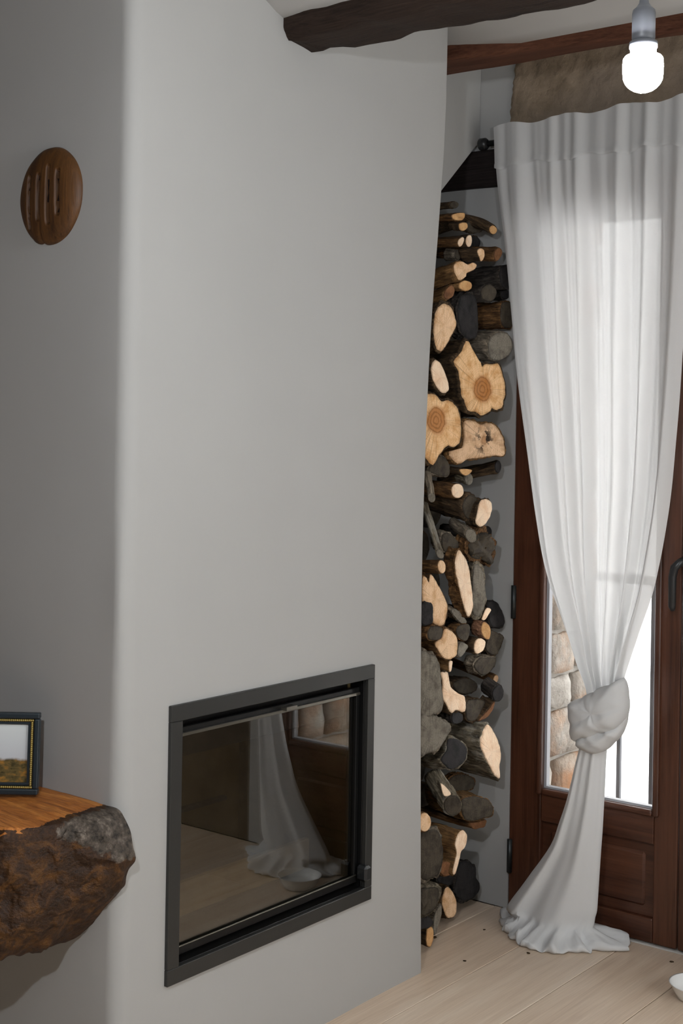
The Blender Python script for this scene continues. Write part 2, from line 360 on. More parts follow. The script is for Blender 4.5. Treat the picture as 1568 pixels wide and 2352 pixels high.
# ------------------------------------------------------------------ setting: chimney wall (left)
EDGE = [(0, 3.173), (.4, 3.160), (.9, 3.147), (1.26, 3.147), (1.74, 3.166), (2.17, 3.208), (2.36, 3.224), (2.56, 3.229), (2.9, 3.229)]
HY0, HY1, HZ0, HZ1 = 2.168, 2.903, .283, .882     # hole for the fireplace insert
def chimney():
    r = .035; V = []; Fc = []
    zs = sorted(set([0, HZ0, HZ1, 2.9] + [round(.06*k, 3) for k in range(1, 48) if abs(.06*k-HZ0) > .025 and abs(.06*k-HZ1) > .025]))
    ts = []                                     # plan: (kind, value)
    for x in (RX0, -1.6, -1.1, -.8, -.6, -.45, -.35, -.27, -.2, -.14, -.09): ts.append(('L', x))
    for k in range(9): ts.append(('A', k/8))
    ny = [2.08, 2.12, HY0, 2.25, 2.35, 2.45, 2.55, 2.65, 2.75, 2.85, HY1, 2.96, 3.02, 3.07, 3.11]
    for y in ny: ts.append(('F', y))
    for k in range(5): ts.append(('B', k/4))
    for x in (-.05, -.15, -.3, -.45, -.62): ts.append(('R', x))
    for z in zs:
        e = smooth_interp(EDGE, z); wob = .012*ns(z*1.3, 3.1)+.005*ns(z*4, 9.)
        for k, v in ts:
            if k == 'L': p = Vector((v, YL+.006*ns(v*2.5, z*2.5, 4.), z))
            elif k == 'A':
                a = -math.pi/2+v*math.pi/2; p = Vector((-r+r*math.cos(a), YL+r+r*math.sin(a)+wob*(1-abs(2*v-1)), z))
            elif k == 'F':
                yy = v if v <= HY1 else HY1+(v-HY1)*(e-.012-HY1)/(3.16-HY1)
                near = 1-max(0, 1-max(abs(yy-2.53)-.37, abs(z-.58)-.30, 0)/.12)
                p = Vector((.005*ns(yy*2.2, z*2.2, 1.)*near, yy, z))
            elif k == 'B':
                a = v*math.pi/2; p = Vector((-.010+.010*math.cos(a), e-.010+.010*math.sin(a), z))
            else: p = Vector((v, e, z))
            V.append(p)
    n = len(ts)
    for j in range(len(zs)-1):
        for i in range(n-1):
            ka, va = ts[i]; kb, vb = ts[i+1]
            if ka == 'F' and kb == 'F' and va >= HY0-1e-6 and vb <= HY1+1e-6 and zs[j] >= HZ0-1e-6 and zs[j+1] <= HZ1+1e-6: continue
            Fc.append((j*n+i, j*n+i+1, (j+1)*n+i+1, (j+1)*n+i))
    o = mesh('wall_left', V, Fc, PLASTER, None, True, False); return tag(o, kind='structure')
WL = chimney()
# niche: back wall and the sloping plaster infill over the firewood
nb = box('wall_niche', -.66, -.60, 3.16, YD, 0, 2.9, PLASTER); tag(nb, kind='structure')
inf = [(3.10, 1.96), (3.527, 2.239), (3.745, 2.432), (YD, 2.45), (YD, 2.9), (3.10, 2.9)]
V = [Vector((-.232, y, z)) for y, z in inf]+[Vector((-.60, y, z)) for y, z in inf]
n = len(inf); Fc = [tuple(range(n)), tuple(range(2*n-1, n-1, -1))]+[(i, (i+1) % n, n+(i+1) % n, n+i) for i in range(n)]
hood = mesh('wall_hood', V, Fc, PLASTER); tag(hood, kind='structure')
bv = hood.modifiers.new('bevel', 'BEVEL'); bv.width = .006; bv.segments = 2

# ------------------------------------------------------------------ setting: door wall (back), other walls, ceiling
DX0, DX1, DTOP, YE = -.085, 1.065, 2.303, 4.40
def multi_box(name, boxes, mat):
    b = bmesh.new()
    for x0, x1, y0, y1, z0, z1 in boxes:
        vs = bmesh.ops.create_cube(b, size=1)['verts']
        for v in vs: v.co = Vector((x0+(v.co.x+.5)*(x1-x0), y0+(v.co.y+.5)*(y1-y0), z0+(v.co.z+.5)*(z1-z0)))
    me = bpy.data.meshes.new(name); b.to_mesh(me); b.free(); o = link(name, me, mat); return tag(o, kind='structure')
WB = multi_box('wall_back', [(RX0, DX0, YD, YD+.054, 0, DTOP), (RX0, -.29, YD+.054, YE, 0, DTOP), (DX1, 1.14, YD, YD+.054, 0, DTOP), (RX0, RX1+.3, YD, YE, DTOP, 2.95)], PLASTER)
multi_box('wall_back_right', [(1.14, RX1+.3, YD, YE, 0, DTOP)], m_stone('room_stone_back', (.08, .06, .04), (.17, .135, .095), None, 5, .8))
# right wall with two windows, rear wall and side wall behind the camera
wy = [(.95, 3.25)]; wz = (.35, 2.30)
bx = [(RX1, RX1+.3, RY0-.3, YE, 0, wz[0]), (RX1, RX1+.3, RY0-.3, YE, wz[1], 2.95)]
prev = RY0-.3
for a, b in wy: bx.append((RX1, RX1+.3, prev, a, wz[0], wz[1])); prev = b
bx.append((RX1, RX1+.3, prev, YE, wz[0], wz[1]))
multi_box('wall_right', bx, PLASTER)
DIMWALL = m_stone('light_dimming_stone', (.10, .08, .06), (.22, .18, .14), None, 5, .8)  # dark tone given to unseen walls to lower bounce light on the chimney side
multi_box('wall_rear', [(RX0-.3, RX1, RY0-.3, RY0, 0, 2.95)], DIMWALL)
multi_box('wall_side', [(RX0-.3, RX0, RY0, YE, 0, 2.95)], DIMWALL)
for k, (a, b) in enumerate(wy):
    w = empty('window_%d' % (k+1), (RX1+.2, (a+b)/2, wz[0])); tag(w, kind='structure')
    hw = (b-a)/2; hh = wz[1]-wz[0]
    for nm, q in (('window_rail', (-.03, .03, -hw, hw, 0, .06)), ('window_rail', (-.03, .03, -hw, hw, hh-.06, hh)),
                  ('window_stile', (-.03, .03, -hw, -hw+.06, .06, hh-.06)), ('window_stile', (-.03, .03, hw-.06, hw, .06, hh-.06)),
                  ('window_stile', (-.03, .03, -.05, .05, .06, hh-.06))):
        box(nm, *q, MAHOG, w, .004)
    for s in (-1, 1): box('pane', -.004, .004, min(s*.05, s*(hw-.06)), max(s*.05, s*(hw-.06)), .06, hh-.06, GLASS, w)
    portal('window_portal', (RX1+.32, (a+b)/2, (wz[0]+wz[1])/2), (-1, 0, 0), b-a, wz[1]-wz[0])
portal('door_portal', ((DX0+DX1)/2, YE+.02, 1.15), (0, -1, 0), DX1-DX0, 2.3)

# vaulted plaster between the beams
def ceil_z(y):
    if y < 2.50: y0, y1, z0, z1 = (1.24, 2.50, 2.52, 2.495) if y > 1.24 else (.04, 1.24, 2.52, 2.52) if y > .04 else (-1.16, .04, 2.52, 2.52) if y > -1.16 else (-2.4, -1.16, 2.52, 2.52)
    elif y < 2.68: return 2.50
    elif y < 3.40: y0, y1, z0, z1 = 2.68, 3.40, 2.50, 2.605
    else: y0, y1, z0, z1 = 3.40, 3.80, 2.64, 2.70
    t = min(max((y-y0)/(y1-y0), 0), 1); return z0+(z1-z0)*t+(.13 if y < 3.40 else .05)*math.sin(math.pi*t)**.75
ys = [RY0-.3+k*.03 for k in range(int((YE-RY0+.3)/.03)+2)]
V = []; Fc = []
for x in (RX0-.3, RX1+.3):
    for y in ys: V.append(Vector((x, y, ceil_z(y) if y < 3.80 else 2.72)))
m = len(ys)
for x in (RX0-.3, RX1+.3):
    for y in (ys[0], ys[-1]): V.append(Vector((x, y, 3.05)))
for i in range(m-1): Fc.append((i, i+1, m+i+1, m+i))
a0, a1, b0, b1 = 2*m, 2*m+1, 2*m+2, 2*m+3
Fc += [(a0, a1, b1, b0), tuple(range(m))+(a1, a0), tuple(range(m, 2*m))+(b1, b0), (0, m, b0, a0), (m-1, 2*m-1, b1, a1)]
ce = mesh('ceiling', V, Fc, CEIL); tag(ce, kind='structure')
for p in ce.data.polygons[:m-1]: p.use_smooth = True

# ------------------------------------------------------------------ beams and lintel
def rough_beam(name, x0, x1, prof, mat, amp, seed, nx=60, end=None):
    """prof(x) -> list of (y, z) outline points"""
    rings = []
    for k in range(nx+1):
        t = k/nx; x = x0+(x1-x0)*t; pr = prof(x); cy = sum(p[0] for p in pr)/len(pr); cz = sum(p[1] for p in pr)/len(pr); ring = []
        s = 1 if not end else end(x)
        for i, (y, z) in enumerate(pr):
            d = amp*(ns(x*4+seed, y*16, z*16)+.5*ns(x*14+seed, y*45, z*45))
            l = math.hypot(y-cy, z-cz) or 1
            ring.append(Vector((x, cy+(y-cy)*(s+d/l), cz+(z-cz)*(s+d/l))))
        rings.append(ring)
    V, Fc = loft(rings); return mesh(name, V, Fc, mat, None, True)
def round_rect(y0, y1, z0, z1, r, n=5):
    o = []
    for cy, cz, a0 in ((y1-r, z1-r, 0), (y0+r, z1-r, 90), (y0+r, z0+r, 180), (y1-r, z0+r, 270)):
        for k in range(n+1):
            a = math.radians(a0+90*k/n); o.append((cy+r*math.cos(a), cz+r*math.sin(a)))
    return o
def b1prof(x):
    w = interp([(-.05, 0), (.06, .01), (.2, .03), (.6, .02), (1.5, 0)], x)
    zb = smooth_interp([(-.1, 2.456), (.05, 2.447), (.2, 2.452), (.42, 2.458), (.7, 2.44), (1.2, 2.44), (3.6, 2.45)], x)
    
    q = sstep(.0, .10, x); return round_rect(2.498+.010*(1-q), 2.665+w-.035*(1-q), zb, 2.66, .030)
b1 = rough_beam('ceiling_beam', -.06, RX1, b1prof, BEAM, .018, 1., 160)
tag(b1, 'dark rough-hewn ceiling beam running out of the white chimney wall', 'beam')
def b2prof(x):
    near = interp([(-.6, 3.325), (-.07, 3.342), (.25, 3.40), (.6, 3.462), (3.5, 3.47)], x); return round_rect(near, max(near+.05, 3.492+.004*ns(x*3, 2.)), 2.60+.003*ns(x*4, 8.), 2.68, .010, 3)
b2 = rough_beam('ceiling_beam', -.58, RX1, b2prof, BEAM2, .004, 5., 80)
tag(b2, 'thin red-brown beam along the ceiling above the curtain', 'beam')
for yb in (1.14, -.06, -1.26):
    bb = rough_beam('ceiling_beam', RX0-.02, RX1, lambda x, yb=yb: round_rect(yb, yb+.2, 2.44, 2.63, .035), BEAM, .010, yb, 60)
    tag(bb, 'dark ceiling beam out of the photograph behind the camera', 'beam', 'ceiling beams behind the camera')
def linprof(x): return round_rect(3.752, 3.90, DTOP+.003*ns(x*4), 2.424+.004*ns(x*3, 7.), .008, 3)
li = rough_beam('door_lintel', -.52, 1.35, linprof, LINTEL, .003, 3., 50)
tag(li, 'black wooden lintel over the glazed door behind the curtain', 'lintel')
# exposed brown stone over the lintel
V = []; nx, nz = 120, 30
for j in range(nz+1):
    for i in range(nx+1):
        t = j/nz; z = 2.43+t*.30
        xl = -.135+.03*t+.010*ns(t*9, 1.)+.005*ns(t*31, 2.); x = xl+(1.25-xl)*(i/nx)
        rim = min(1, i*2, j/1.5, nx-i)
        V.append(Vector((x, YD+.004-rim*(.016+.007*ns(x*9, z*9)+.004*ns(x*30, z*30)), z)))
Fc = [(j*(nx+1)+i, j*(nx+1)+i+1, (j+1)*(nx+1)+i+1, (j+1)*(nx+1)+i) for j in range(nz) for i in range(nx)]
mesh('exposed_stone', V, Fc, BROWNSTONE, WB, True)

# ------------------------------------------------------------------ glazed double door
def door_leaf(name, x0, x1, gx0, gx1, hinge_left):
    d = empty(name, (x0, YD, 0)); tag(d, kind='structure'); ox = x0
    y0, y1 = .002, .050
    gz0, gz1, top = .397, 2.17, 2.30
    def bx(nm, a, b, c, e, f, g, mat, par=None, bev=.004, seg=2): return box(nm, a-ox, b-ox, c, e, f, g, mat, par or d, bev, seg, False)
    bx('stile', x0, gx0, y0, y1, 0.006, top, MAHOG); bx('stile', gx1, x1, y0, y1, 0.006, top, MAHOG)
    bx('rail', gx0, gx1, y0, y1, gz1, top, MAHOG_H); bx('rail', gx0, gx1, y0, y1, .298, gz0, MAHOG_H); bx('rail', gx0, gx1, y0, y1, .006, .078, MAHOG_H)
    pn = bx('panel', gx0-.002, gx1+.002, .016, .040, .076, .300, MAHOG_H)
    bx('raised_field', gx0+.030, gx1-.030, .008, .030, .108, .268, MAHOG_H, None, .007, 1)
    # rounded glazing beads and grey gaskets
    def bead(a, b, c, e, nm='glazing_bead'):
        bx(nm, a, b, -.008, .020, c, e, MAHOG if e-c > b-a else MAHOG_H, None, .0075, 3)
    bead(gx0-.016, gx0+.004, gz0-.016, gz1+.016); bead(gx1-.004, gx1+.016, gz0-.016, gz1+.016)
    bead(gx0+.004, gx1-.004, gz0-.016, gz0+.004); bead(gx0+.004, gx1-.004, gz1-.004, gz1+.016)
    for a, b, c, e in ((gx0+.004, gx0+.012, gz0+.004, gz1-.004), (gx1-.012, gx1-.004, gz0+.004, gz1-.004), (gx0+.012, gx1-.012, gz0+.004, gz0+.010), (gx0+.012, gx1-.012, gz1-.010, gz1-.004)):
        bx('gasket', a, b, .014, .034, c, e, GASKET, None, 0)
    bx('pane', gx0+.008, gx1-.008, .022, .026, gz0+.008, gz1-.008, GLASS, None, 0)
    hx = x0+.008 if hinge_left else x1-.008
    for zc in (.17, .975, 2.0):
        tube('hinge', [(hx-ox, -.006, zc-.052), (hx-ox, -.006, zc+.052)], .0085, STEELG, d)
    return d
d1 = door_leaf('door_1', DX0, .483, .028, .408, True)
d2 = door_leaf('door_2', .487, DX1, .575, .955, False)
# lever handle on the second leaf
hp = box('handle_plate', .012, .040, -.010, .004, 1.065, 1.215, BLACK, d2, .006, 2)
tube('handle_lever', [(.020, -.010, 1.15), (.020, -.045, 1.15), (.016, -.056, 1.145), (.000, -.058, 1.128), (-.006, -.058, 1.10), (-.006, -.058, 1.015), (-.004, -.056, 1.003)],
     [.010, .010, .0115, .0125, .012, .011, .006], BLACK, hp, 12)

# ------------------------------------------------------------------ outside: stone jamb, railing
def jamb(name, x0, x1, xs, out):
    jm = box(name, x0, x1, YD+.055, YE-.005, -.02, 2.29, MORTAR); tag(jm, kind='structure')
    z = 0.0
    while z < 2.28:
        h = random.uniform(.10, .20); h = min(h, 2.285-z)
        if 2.285-(z+h) < .08: h = 2.285-z
        y = YD+.056; yend = YE-.002
        cuts = [y, y+random.uniform(.2, .36), yend] if h > .155 else [y, y+random.uniform(.15, .22), y+random.uniform(.34, .42), yend]
        for a, b in zip(cuts, cuts[1:]):
            b2_ = bmesh.new(); bmesh.ops.create_cube(b2_, size=1); bmesh.ops.subdivide_edges(b2_, edges=b2_.edges[:], cuts=3, use_grid_fill=True)
            w_ = b-a-.012; hh_ = h-.012; sd_ = random.uniform(0, 50)
            for v in b2_.verts:
                c = v.co*2; q = Vector(c); m_ = max(abs(q.y), abs(q.z)); rr = 1-.10*max(0, abs(q.y)+abs(q.z)-1.2)
                v.co = Vector((v.co.x*.05+out*(.010*ns(c.y*1.5+sd_, c.z*1.5)-(.010 if m_ > .9 else 0))*(1 if c.x*out > 0 else 0), v.co.y*w_*rr+.010*ns(c.y+sd_, c.z*2), v.co.z*hh_*rr+.010*ns(c.y*2+sd_, c.z)))
            me = bpy.data.meshes.new('stone'); b2_.to_mesh(me); b2_.free()
            o = link('stone', me, STONES[random.choice([0, 1, 2, 0, 2])], jm, True); o.location = (xs, (a+b)/2, z+h/2)
        z += h
    return jm
jm = jamb('wall_jamb', -.30, -.125, -.122, 1)
jamb('wall_jamb_right', 1.13, 1.30, 1.127, -1)
# sloping corner stone at the foot of the jamb
V = [Vector(p) for p in ((-.10, 4.24, 0), (-.10, 4.39, 0), (.03, 4.39, 0), (-.10, 4.24, .24), (-.10, 4.39, .24), (-.085, 4.39, .24), (.03, 4.24, 0), (-.085, 4.24, .24))]
o = mesh('corner_stone', V, [(0, 1, 2, 6), (3, 7, 5, 4), (0, 3, 4, 1), (6, 2, 5, 7), (1, 4, 5, 2), (0, 6, 7, 3)], STONES[1], jm)
rl = empty('railing', (0, 4.52, 0)); tag(rl, 'dark metal balcony railing seen through the door glass', 'railing')
p1, p2 = at(1420, 1800, y=4.52), at(1495, 1800, y=4.52); sp = p2.x-p1.x
for k in range(-1, 10):
    box('baluster', p1.x+k*sp-.007, p1.x+k*sp+.007, -.007, .007, .03, .98, RAIL, rl)
box('handrail', p1.x-sp-.03, p1.x+9*sp+.03, -.02, .02, .98, 1.01, RAIL, rl, .004); box('bottom_rail', p1.x-sp-.03, p1.x+9*sp+.03, -.01, .01, .01, .03, RAIL, rl)
oh = empty('sky_blocking_house', (1, 7.2, -4)); tag(oh, 'pale house front added to block the sky, washed out through the door glass', 'building')  # added house front, keeps open sky light off the stone jamb
box('wall', -7, 7, 0, .4, 0, 10.5, m_plain('pale_render', (.60, .61, .62), .9), oh, .01)
box('eave', -7.2, 7.2, -.5, .6, 10.5, 10.7, STONES[1], oh, .02)
ov = box('sky_blocking_slab', -.9, 2.2, YE, 5.30, 2.62, 2.80, STONES[2]); tag(ov, kind='structure')  # unseen slab added to cut off steep sky light over the door
bs = box('balcony_slab', -.9, 2.2, YE, 4.75, -.2, 0, STONES[2]); tag(bs, kind='structure')

# ------------------------------------------------------------------ fireplace insert
fp = empty('fireplace_insert', (0, 2.5355, .273)); tag(fp, 'black steel fireplace insert with glass door set into the white chimney wall', 'fireplace')
OY0, OY1, OZ0, OZ1 = 2.158, 2.913, .273, .892
def fb(nm, x0, x1, y0, y1, z0, z1, mat, par=None, bev=.0015):
    o = box(nm, x0, x1, y0-2.5355, y1-2.5355, z0-.273, z1-.273, mat, par or fp, bev); return o
fw = .036
fb('frame_bar', -.004, .010, OY0, OY1, OZ1-fw, OZ1, IRON); fb('frame_bar', -.004, .010, OY0, OY1, OZ0, OZ0+fw, IRON)
fb('frame_bar', -.004, .010, OY0, OY0+fw, OZ0+fw, OZ1-fw, IRON); fb('frame_bar', -.004, .010, OY1-fw*.8, OY1, OZ0+fw, OZ1-fw, IRON)
# reveal
i0_, i1_, k0_, k1_ = OY0+fw, OY1-fw*.8, OZ0+fw, OZ1-fw
fb('reveal', -.05, -.0045, HY0+.002, i0_, HZ0+.002, HZ1-.002, IRON_D); fb('reveal', -.05, -.0045, i1_, HY1-.002, HZ0+.002, HZ1-.002, IRON_D)
fb('reveal', -.05, -.0045, i0_, i1_, HZ0+.002, k0_, IRON_D); fb('reveal', -.05, -.0045, i0_, i1_, k1_, HZ1-.002, IRON_D)
# door with glass
dr = fb('door_frame', -.030, -.016, i0_+.004, i1_-.004, k1_-.040, k1_-.022, IRON_D)
def db(nm, x0, x1, y0, y1, z0, z1, mat, bev=.001): return fb(nm, x0, x1, y0, y1, z0, z1, mat, dr, bev)
db('door_rail', -.030, -.016, i0_+.004, i1_-.004, k0_+.012, k0_+.030, IRON_D)
db('door_stile', -.030, -.016, i0_+.004, i0_+.016, k0_+.030, k1_-.040, IRON_D); db('door_stile', -.030, -.016, i1_-.016, i1_-.004, k0_+.030, k1_-.040, IRON_D)
db('trim_strip', -.018, -.010, i0_+.010, i1_-.008, k1_-.042, k1_-.034, CHROME); db('trim_strip', -.018, -.013, i0_+.006, i1_-.008, k0_+.030, k0_+.033, CHROME)
db('glass_pane', -.026, -.022, i0_+.014, i1_-.014, k0_+.028, k1_-.038, FGLASS, 0)
db('catch', -.018, .004, 2.56, 2.60, k1_-.036, k1_-.026, CHROME)
kn = fb('door_knob', -.012, .022, i1_-.014, i1_+.012, k0_+.020, k0_+.060, BLACK, dr, .006)
# firebox
fx = -.43
fb('firebox_wall', fx-.01, fx, HY0+.03, HY1-.03, HZ0+.02, HZ1-.02, REFRACT, None, 0)
fb('firebox_wall', fx, -.051, HY0+.012, HY0+.03, HZ0+.02, HZ1-.02, REFRACT, None, 0); fb('firebox_wall', fx, -.051, HY1-.03, HY1-.012, HZ0+.02, HZ1-.02, REFRACT, None, 0)
fb('firebox_floor', fx, -.051, HY0+.03, HY1-.03, HZ0+.02, HZ0+.045, ASH, None, 0); fb('baffle', fx, -.051, HY0+.03, HY1-.03, HZ1-.06, HZ1-.04, IRON_D, None, 0)
fb('baffle', -.09, -.06, HY0+.03, HY1-.03, HZ1-.13, HZ1-.06, IRON_D, None, .002)
fb('log_guard', -.19, -.17, HY0+.03, HY1-.03, HZ0+.045, HZ0+.125, m_stone('scorched_guard', (.13, .09, .036), (.25, .18, .08), None, 9, .4), None, .003)
fb('air_slot_panel', fx+.001, fx+.02, HY0+.1, HY1-.1, HZ0+.2, HZ0+.21, ASH, None, 0)

# ------------------------------------------------------------------ mantel shelf
def mantel():
    # x : front y, top z, bottom z at front, bottom z at wall
    T = [(-1.25, 1.70, .695, .40, .38), (-.6, 1.70, .695, .38, .36), (-.30, 1.70, .695, .37, .36), (-.15, 1.72, .695, .39, .38), (-.09, 1.758, .694, .425, .42), (-.05, 1.80, .692, .47, .46), (-.035, 1.84, .692, .485, .48),
         (-.015, 1.885, .690, .50, .50), (.006, 1.91, .682, .515, .52), (.021, 1.93, .662, .54, .54), (.033, 1.945, .635, .57, .575), (.042, 1.955, .615, .592, .592), (.045, 1.96, .606, .60, .60)]
    rings = []; nx = 260; npf = 96
    for k in range(nx+1):
        x = -1.25+.95*k/60 if k <= 60 else -.30+.345*(k-60)/(nx-60)
        fy, tz, bz, bw = [smooth_interp([(r[0], r[i]) for r in T], x) for i in (1, 2, 3, 4)]
        back = YL+.0 if x < -.04 else min(YL-.002+(x+.04)*.25, 2.02) if x < .06 else 2.02-(x-.06)*1.0
        back = min(back, 2.02); ring = []
        w = back-fy; hh = max(tz-bz, .004); out = [(back, tz+.004), ((fy+back)/2, tz+.003), (fy+min(.02, .2*w), tz-min(.004, .1*hh)), (fy+min(.004, .05*w), tz-min(.022, .15*hh)), (fy, tz-min(.06, .4*hh)), (fy+min(.012, .1*w), (tz+bz)/2), (fy+min(.03, .25*w), bz+min(.035, .2*hh)), (fy+min(.07, .5*w), bz), (fy+.8*w, (bz+bw)/2-min(.005, .1*hh)), (back, bw)]
        L = [0]
        for a, b in zip(out, out[1:]): L.append(L[-1]+math.hypot(b[0]-a[0], b[1]-a[1]))
        for i in range(npf):
            s = L[-1]*i/(npf-1)
            for j in range(len(L)-1):
                if s <= L[j+1]+1e-9: break
            t = (s-L[j])/max(1e-9, L[j+1]-L[j]); y = out[j][0]+(out[j+1][0]-out[j][0])*t; z = out[j][1]+(out[j+1][1]-out[j][1])*t
            e = sstep(-.06, .07, x); am = (.004 if (j < 2) else .017)*(1-.85*sstep(.0, .04, x))
            d = am*(ns(x*5, y*14, z*14)+.6*ns(x*13, y*34, z*34)+.4*ns(x*45, y*70, z*70)+.5*abs(ns(x*22, y*30, z*55))-.35)
            cy, cz = (fy+back)/2, (tz+bz)/2; l = math.hypot(y-cy, z-cz) or 1
            if y > YL-.015: d = min(d, 0)*.3
            ring.append(Vector((x+e*.012*ns(y*30, z*30, 7.), y+(y-cy)/l*d, z+(z-cz)/l*d)))
        rings.append(ring)
    V, Fc = loft(rings)
    o = mesh('mantel_shelf', V, Fc, MANTEL, None, True)
    me = o.data; nv = len(me.vertices); tp = []; en = []
    for v in me.vertices:
        c = v.co; tp.append(sstep(.35, .8, v.normal.z)*sstep(.655, .680, c.z)*(1-sstep(-.075, -.02, c.x)))
        en.append(sstep(-.06, .0, c.x)*sstep(.625-1.2*max(0, c.x), .675-1.0*max(0, c.x), c.z))
    for nm, vals in (('worn_top', tp), ('broken_end', en)):
        me.attributes.new(nm, 'FLOAT', 'POINT').data.foreach_set('value', vals)
    return tag(o, 'thick rough wooden mantel shelf with an orange waxed top and broken end', 'shelf')
mantel()

# ------------------------------------------------------------------ framed landscape on the mantel
ang = YAW
pc = at(88, 1826, y=1.955); Wf, Hf, mw = .30, .176, .032
pf = empty('picture_frame', (pc.x, pc.y, .704), (0, 0, ang)); tag(pf, 'small framed landscape picture standing on the rough wooden mantel', 'picture')
lean = math.radians(4)
def pbar(nm, x0, x1, z0, z1, y0, y1, mat, par, bev=.003): return box(nm, x0, x1, y0, y1, z0, z1, mat, par, bev, 2)
holder = pf
holder.rotation_euler = (-lean, 0, ang)
for x0, x1, z0, z1 in ((-Wf, 0, Hf-.013, Hf), (-Wf, 0, 0, .013), (-Wf, -Wf+.012, .013, Hf-.013), (-.012, 0, .013, Hf-.013)):
    pbar('frame_bar', x0, x1, z0, z1, -.012, .008, NAVY, pf)
def beads(x0, x1, z0, z1):
    horiz = x1-x0 > z1-z0; n_ = int((x1-x0 if horiz else z1-z0)/.0042); b = bmesh.new()
    for k in range(n_):
        c = Vector((x0+(x1-x0)*(k+.5)/n_, -.009, (z0+z1)/2)) if horiz else Vector(((x0+x1)/2, -.009, z0+(z1-z0)*(k+.5)/n_))
        r = bmesh.ops.create_icosphere(b, subdivisions=1, radius=.0033)
        for v in r['verts']: v.co = v.co+c
    me = bpy.data.meshes.new('gold_beading'); b.to_mesh(me); b.free(); return link('gold_beading', me, GOLD, pf, True)
g0, g1 = .013, .0195
beads(-Wf+g0, -g0, Hf-g1, Hf-g0); beads(-Wf+g0, -g0, g0, g1); beads(-Wf+g0, -Wf+g1, g1, Hf-g1); beads(-g1, -g0, g1, Hf-g1)
for x0, x1, z0, z1 in ((-Wf+g1, -g1, Hf-.0255, Hf-g1), (-Wf+g1, -g1, g1, .0255), (-Wf+g1, -Wf+.0255, .0255, Hf-.0255), (-.0255, -g1, .0255, Hf-.0255)):
    pbar('inner_lip', x0, x1, z0, z1, -.007, .004, NAVY, pf, .001)
pbar('picture', -Wf+.0256, -.0256, .0256, Hf-.0256, -.001, .003, PHOTO, pf, 0)
pbar('back_board', -Wf+.012, -.012, .012, Hf-.012, .0035, .0075, m_plain('back_card', (.12, .08, .05), .9), pf, 0)

# ------------------------------------------------------------------ carved oval plaque
def plaque():
    cx, cz, rx, rz = -.248, 2.020, .100, .110
    root = empty('wall_plaque', (cx, YL, cz)); tag(root, 'oval carved wooden plaque with four vertical grooves on the white wall', 'plaque')
    gr = [(-.052, -.070, .046), (-.018, -.052, .046), (.014, -.062, .062), (.045, -.044, .050)]
    n, m_ = 96, 26; rings = []
    def outline(a):
        r = 1+.02*math.sin(2*a+.6)+.012*ns(math.cos(a)*2, math.sin(a)*2, 3.)
        da = (a-math.radians(258)+math.pi) % (2*math.pi)-math.pi; r -= .055*math.exp(-(da/.055)**2)
        da = (a-math.radians(246)+math.pi) % (2*math.pi)-math.pi; r += .02*math.exp(-(da/.12)**2)
        return r
    def h(x, z, q):
        d = .004+.026*math.sqrt(max(0, 1-q**3.0))
        for gx, z0, z1 in gr:
            gx2 = gx+.05*z*0; w = .0065
            if z0-.006 < z < z1+.006:
                f = max(0, 1-abs(x-gx2)/w); e = sstep(z0-.006, z0+.004, z)*(1-sstep(z1-.004, z1+.006, z)); d -= .020*min(1, f*1.7)*e
        return max(d, .001)+.0012*ns(x*30, z*12, 2.)
    V = []; Fc = []
    N = 90
    idx = {}
    for j in range(N+1):
        for i in range(N+1):
            u, w = -1+2*i/N, -1+2*j/N
            # square to disc
            x_ = u*math.sqrt(1-w*w/2); z_ = w*math.sqrt(1-u*u/2); q = math.hypot(x_, z_); o_ = outline(math.atan2(z_, x_))
            X, Z = x_*rx*o_, z_*rz*o_; V.append(Vector((X, -h(X, Z, min(q, 1)), Z))); idx[i, j] = len(V)-1
    for j in range(N):
        for i in range(N): Fc.append((idx[i, j], idx[i+1, j], idx[i+1, j+1], idx[i, j+1]))
    bd = [idx[i, 0] for i in range(N+1)]+[idx[N, j] for j in range(1, N+1)]+[idx[i, N] for i in range(N-1, -1, -1)]+[idx[0, j] for j in range(N-1, 0, -1)]
    base = len(V)
    for b in bd: V.append(Vector((V[b].x, .0, V[b].z)))
    nb = len(bd)
    for k in range(nb): Fc.append((bd[k], base+k, base+(k+1) % nb, bd[(k+1) % nb]))
    o = mesh('carved_body', V, Fc, [PLAQUE, GROOVE], root, True)
    for p in o.data.polygons:
        c = p.center
        for gx, z0, z1 in gr:
            if abs(c.x-gx) < .0042 and z0 < c.z < z1: p.material_index = 1
plaque()

# ------------------------------------------------------------------ pendant bulb
def pendant(loc, label, glow, nr=6, seg=24):
    p = empty('pendant_bulb', loc); tag(p, label, 'lamp')
    ctop = ceil_z(loc[1])
    tube('cord', [(0, 0, .088), (.001, 0, .2), (0, 0, ctop-loc[2])], .0042, GREYP, p)
    lathe('socket', [(.005, .118), (.007, .100), (.011, .094), (.0155, .090), (.0165, .085), (.0165, .050), (.0155, .046)], GREYP, p, (0, 0, 0))
    lathe('socket_ring', [(.0165, .046), (.0200, .044), (.0200, .036), (.0185, .034), (.0185, .029), (.0175, .0255)], GREYP, p, (0, 0, 0))
    prof = [(.0160, .0245), (.0255, .0238), (.0280, .0205), (.0287, .012)]+[(.0287*math.cos(a), -.002-.026*math.sin(a)) if a > 0 else (.0287, .002) for a in [math.pi/2*k/nr for k in range(0, nr)]]+[(.001, -.028)]
    b = lathe('bulb_globe', prof, m_emit('lit_bulb', (.90, .94, 1.0), glow), p, (0, 0, 0), seg)
    return p
pb = at(1476, 168, y=1.80)
pendant((pb.x, pb.y, pb.z), 'lit white bulb hanging on a grey cord before the curtain', 650.)
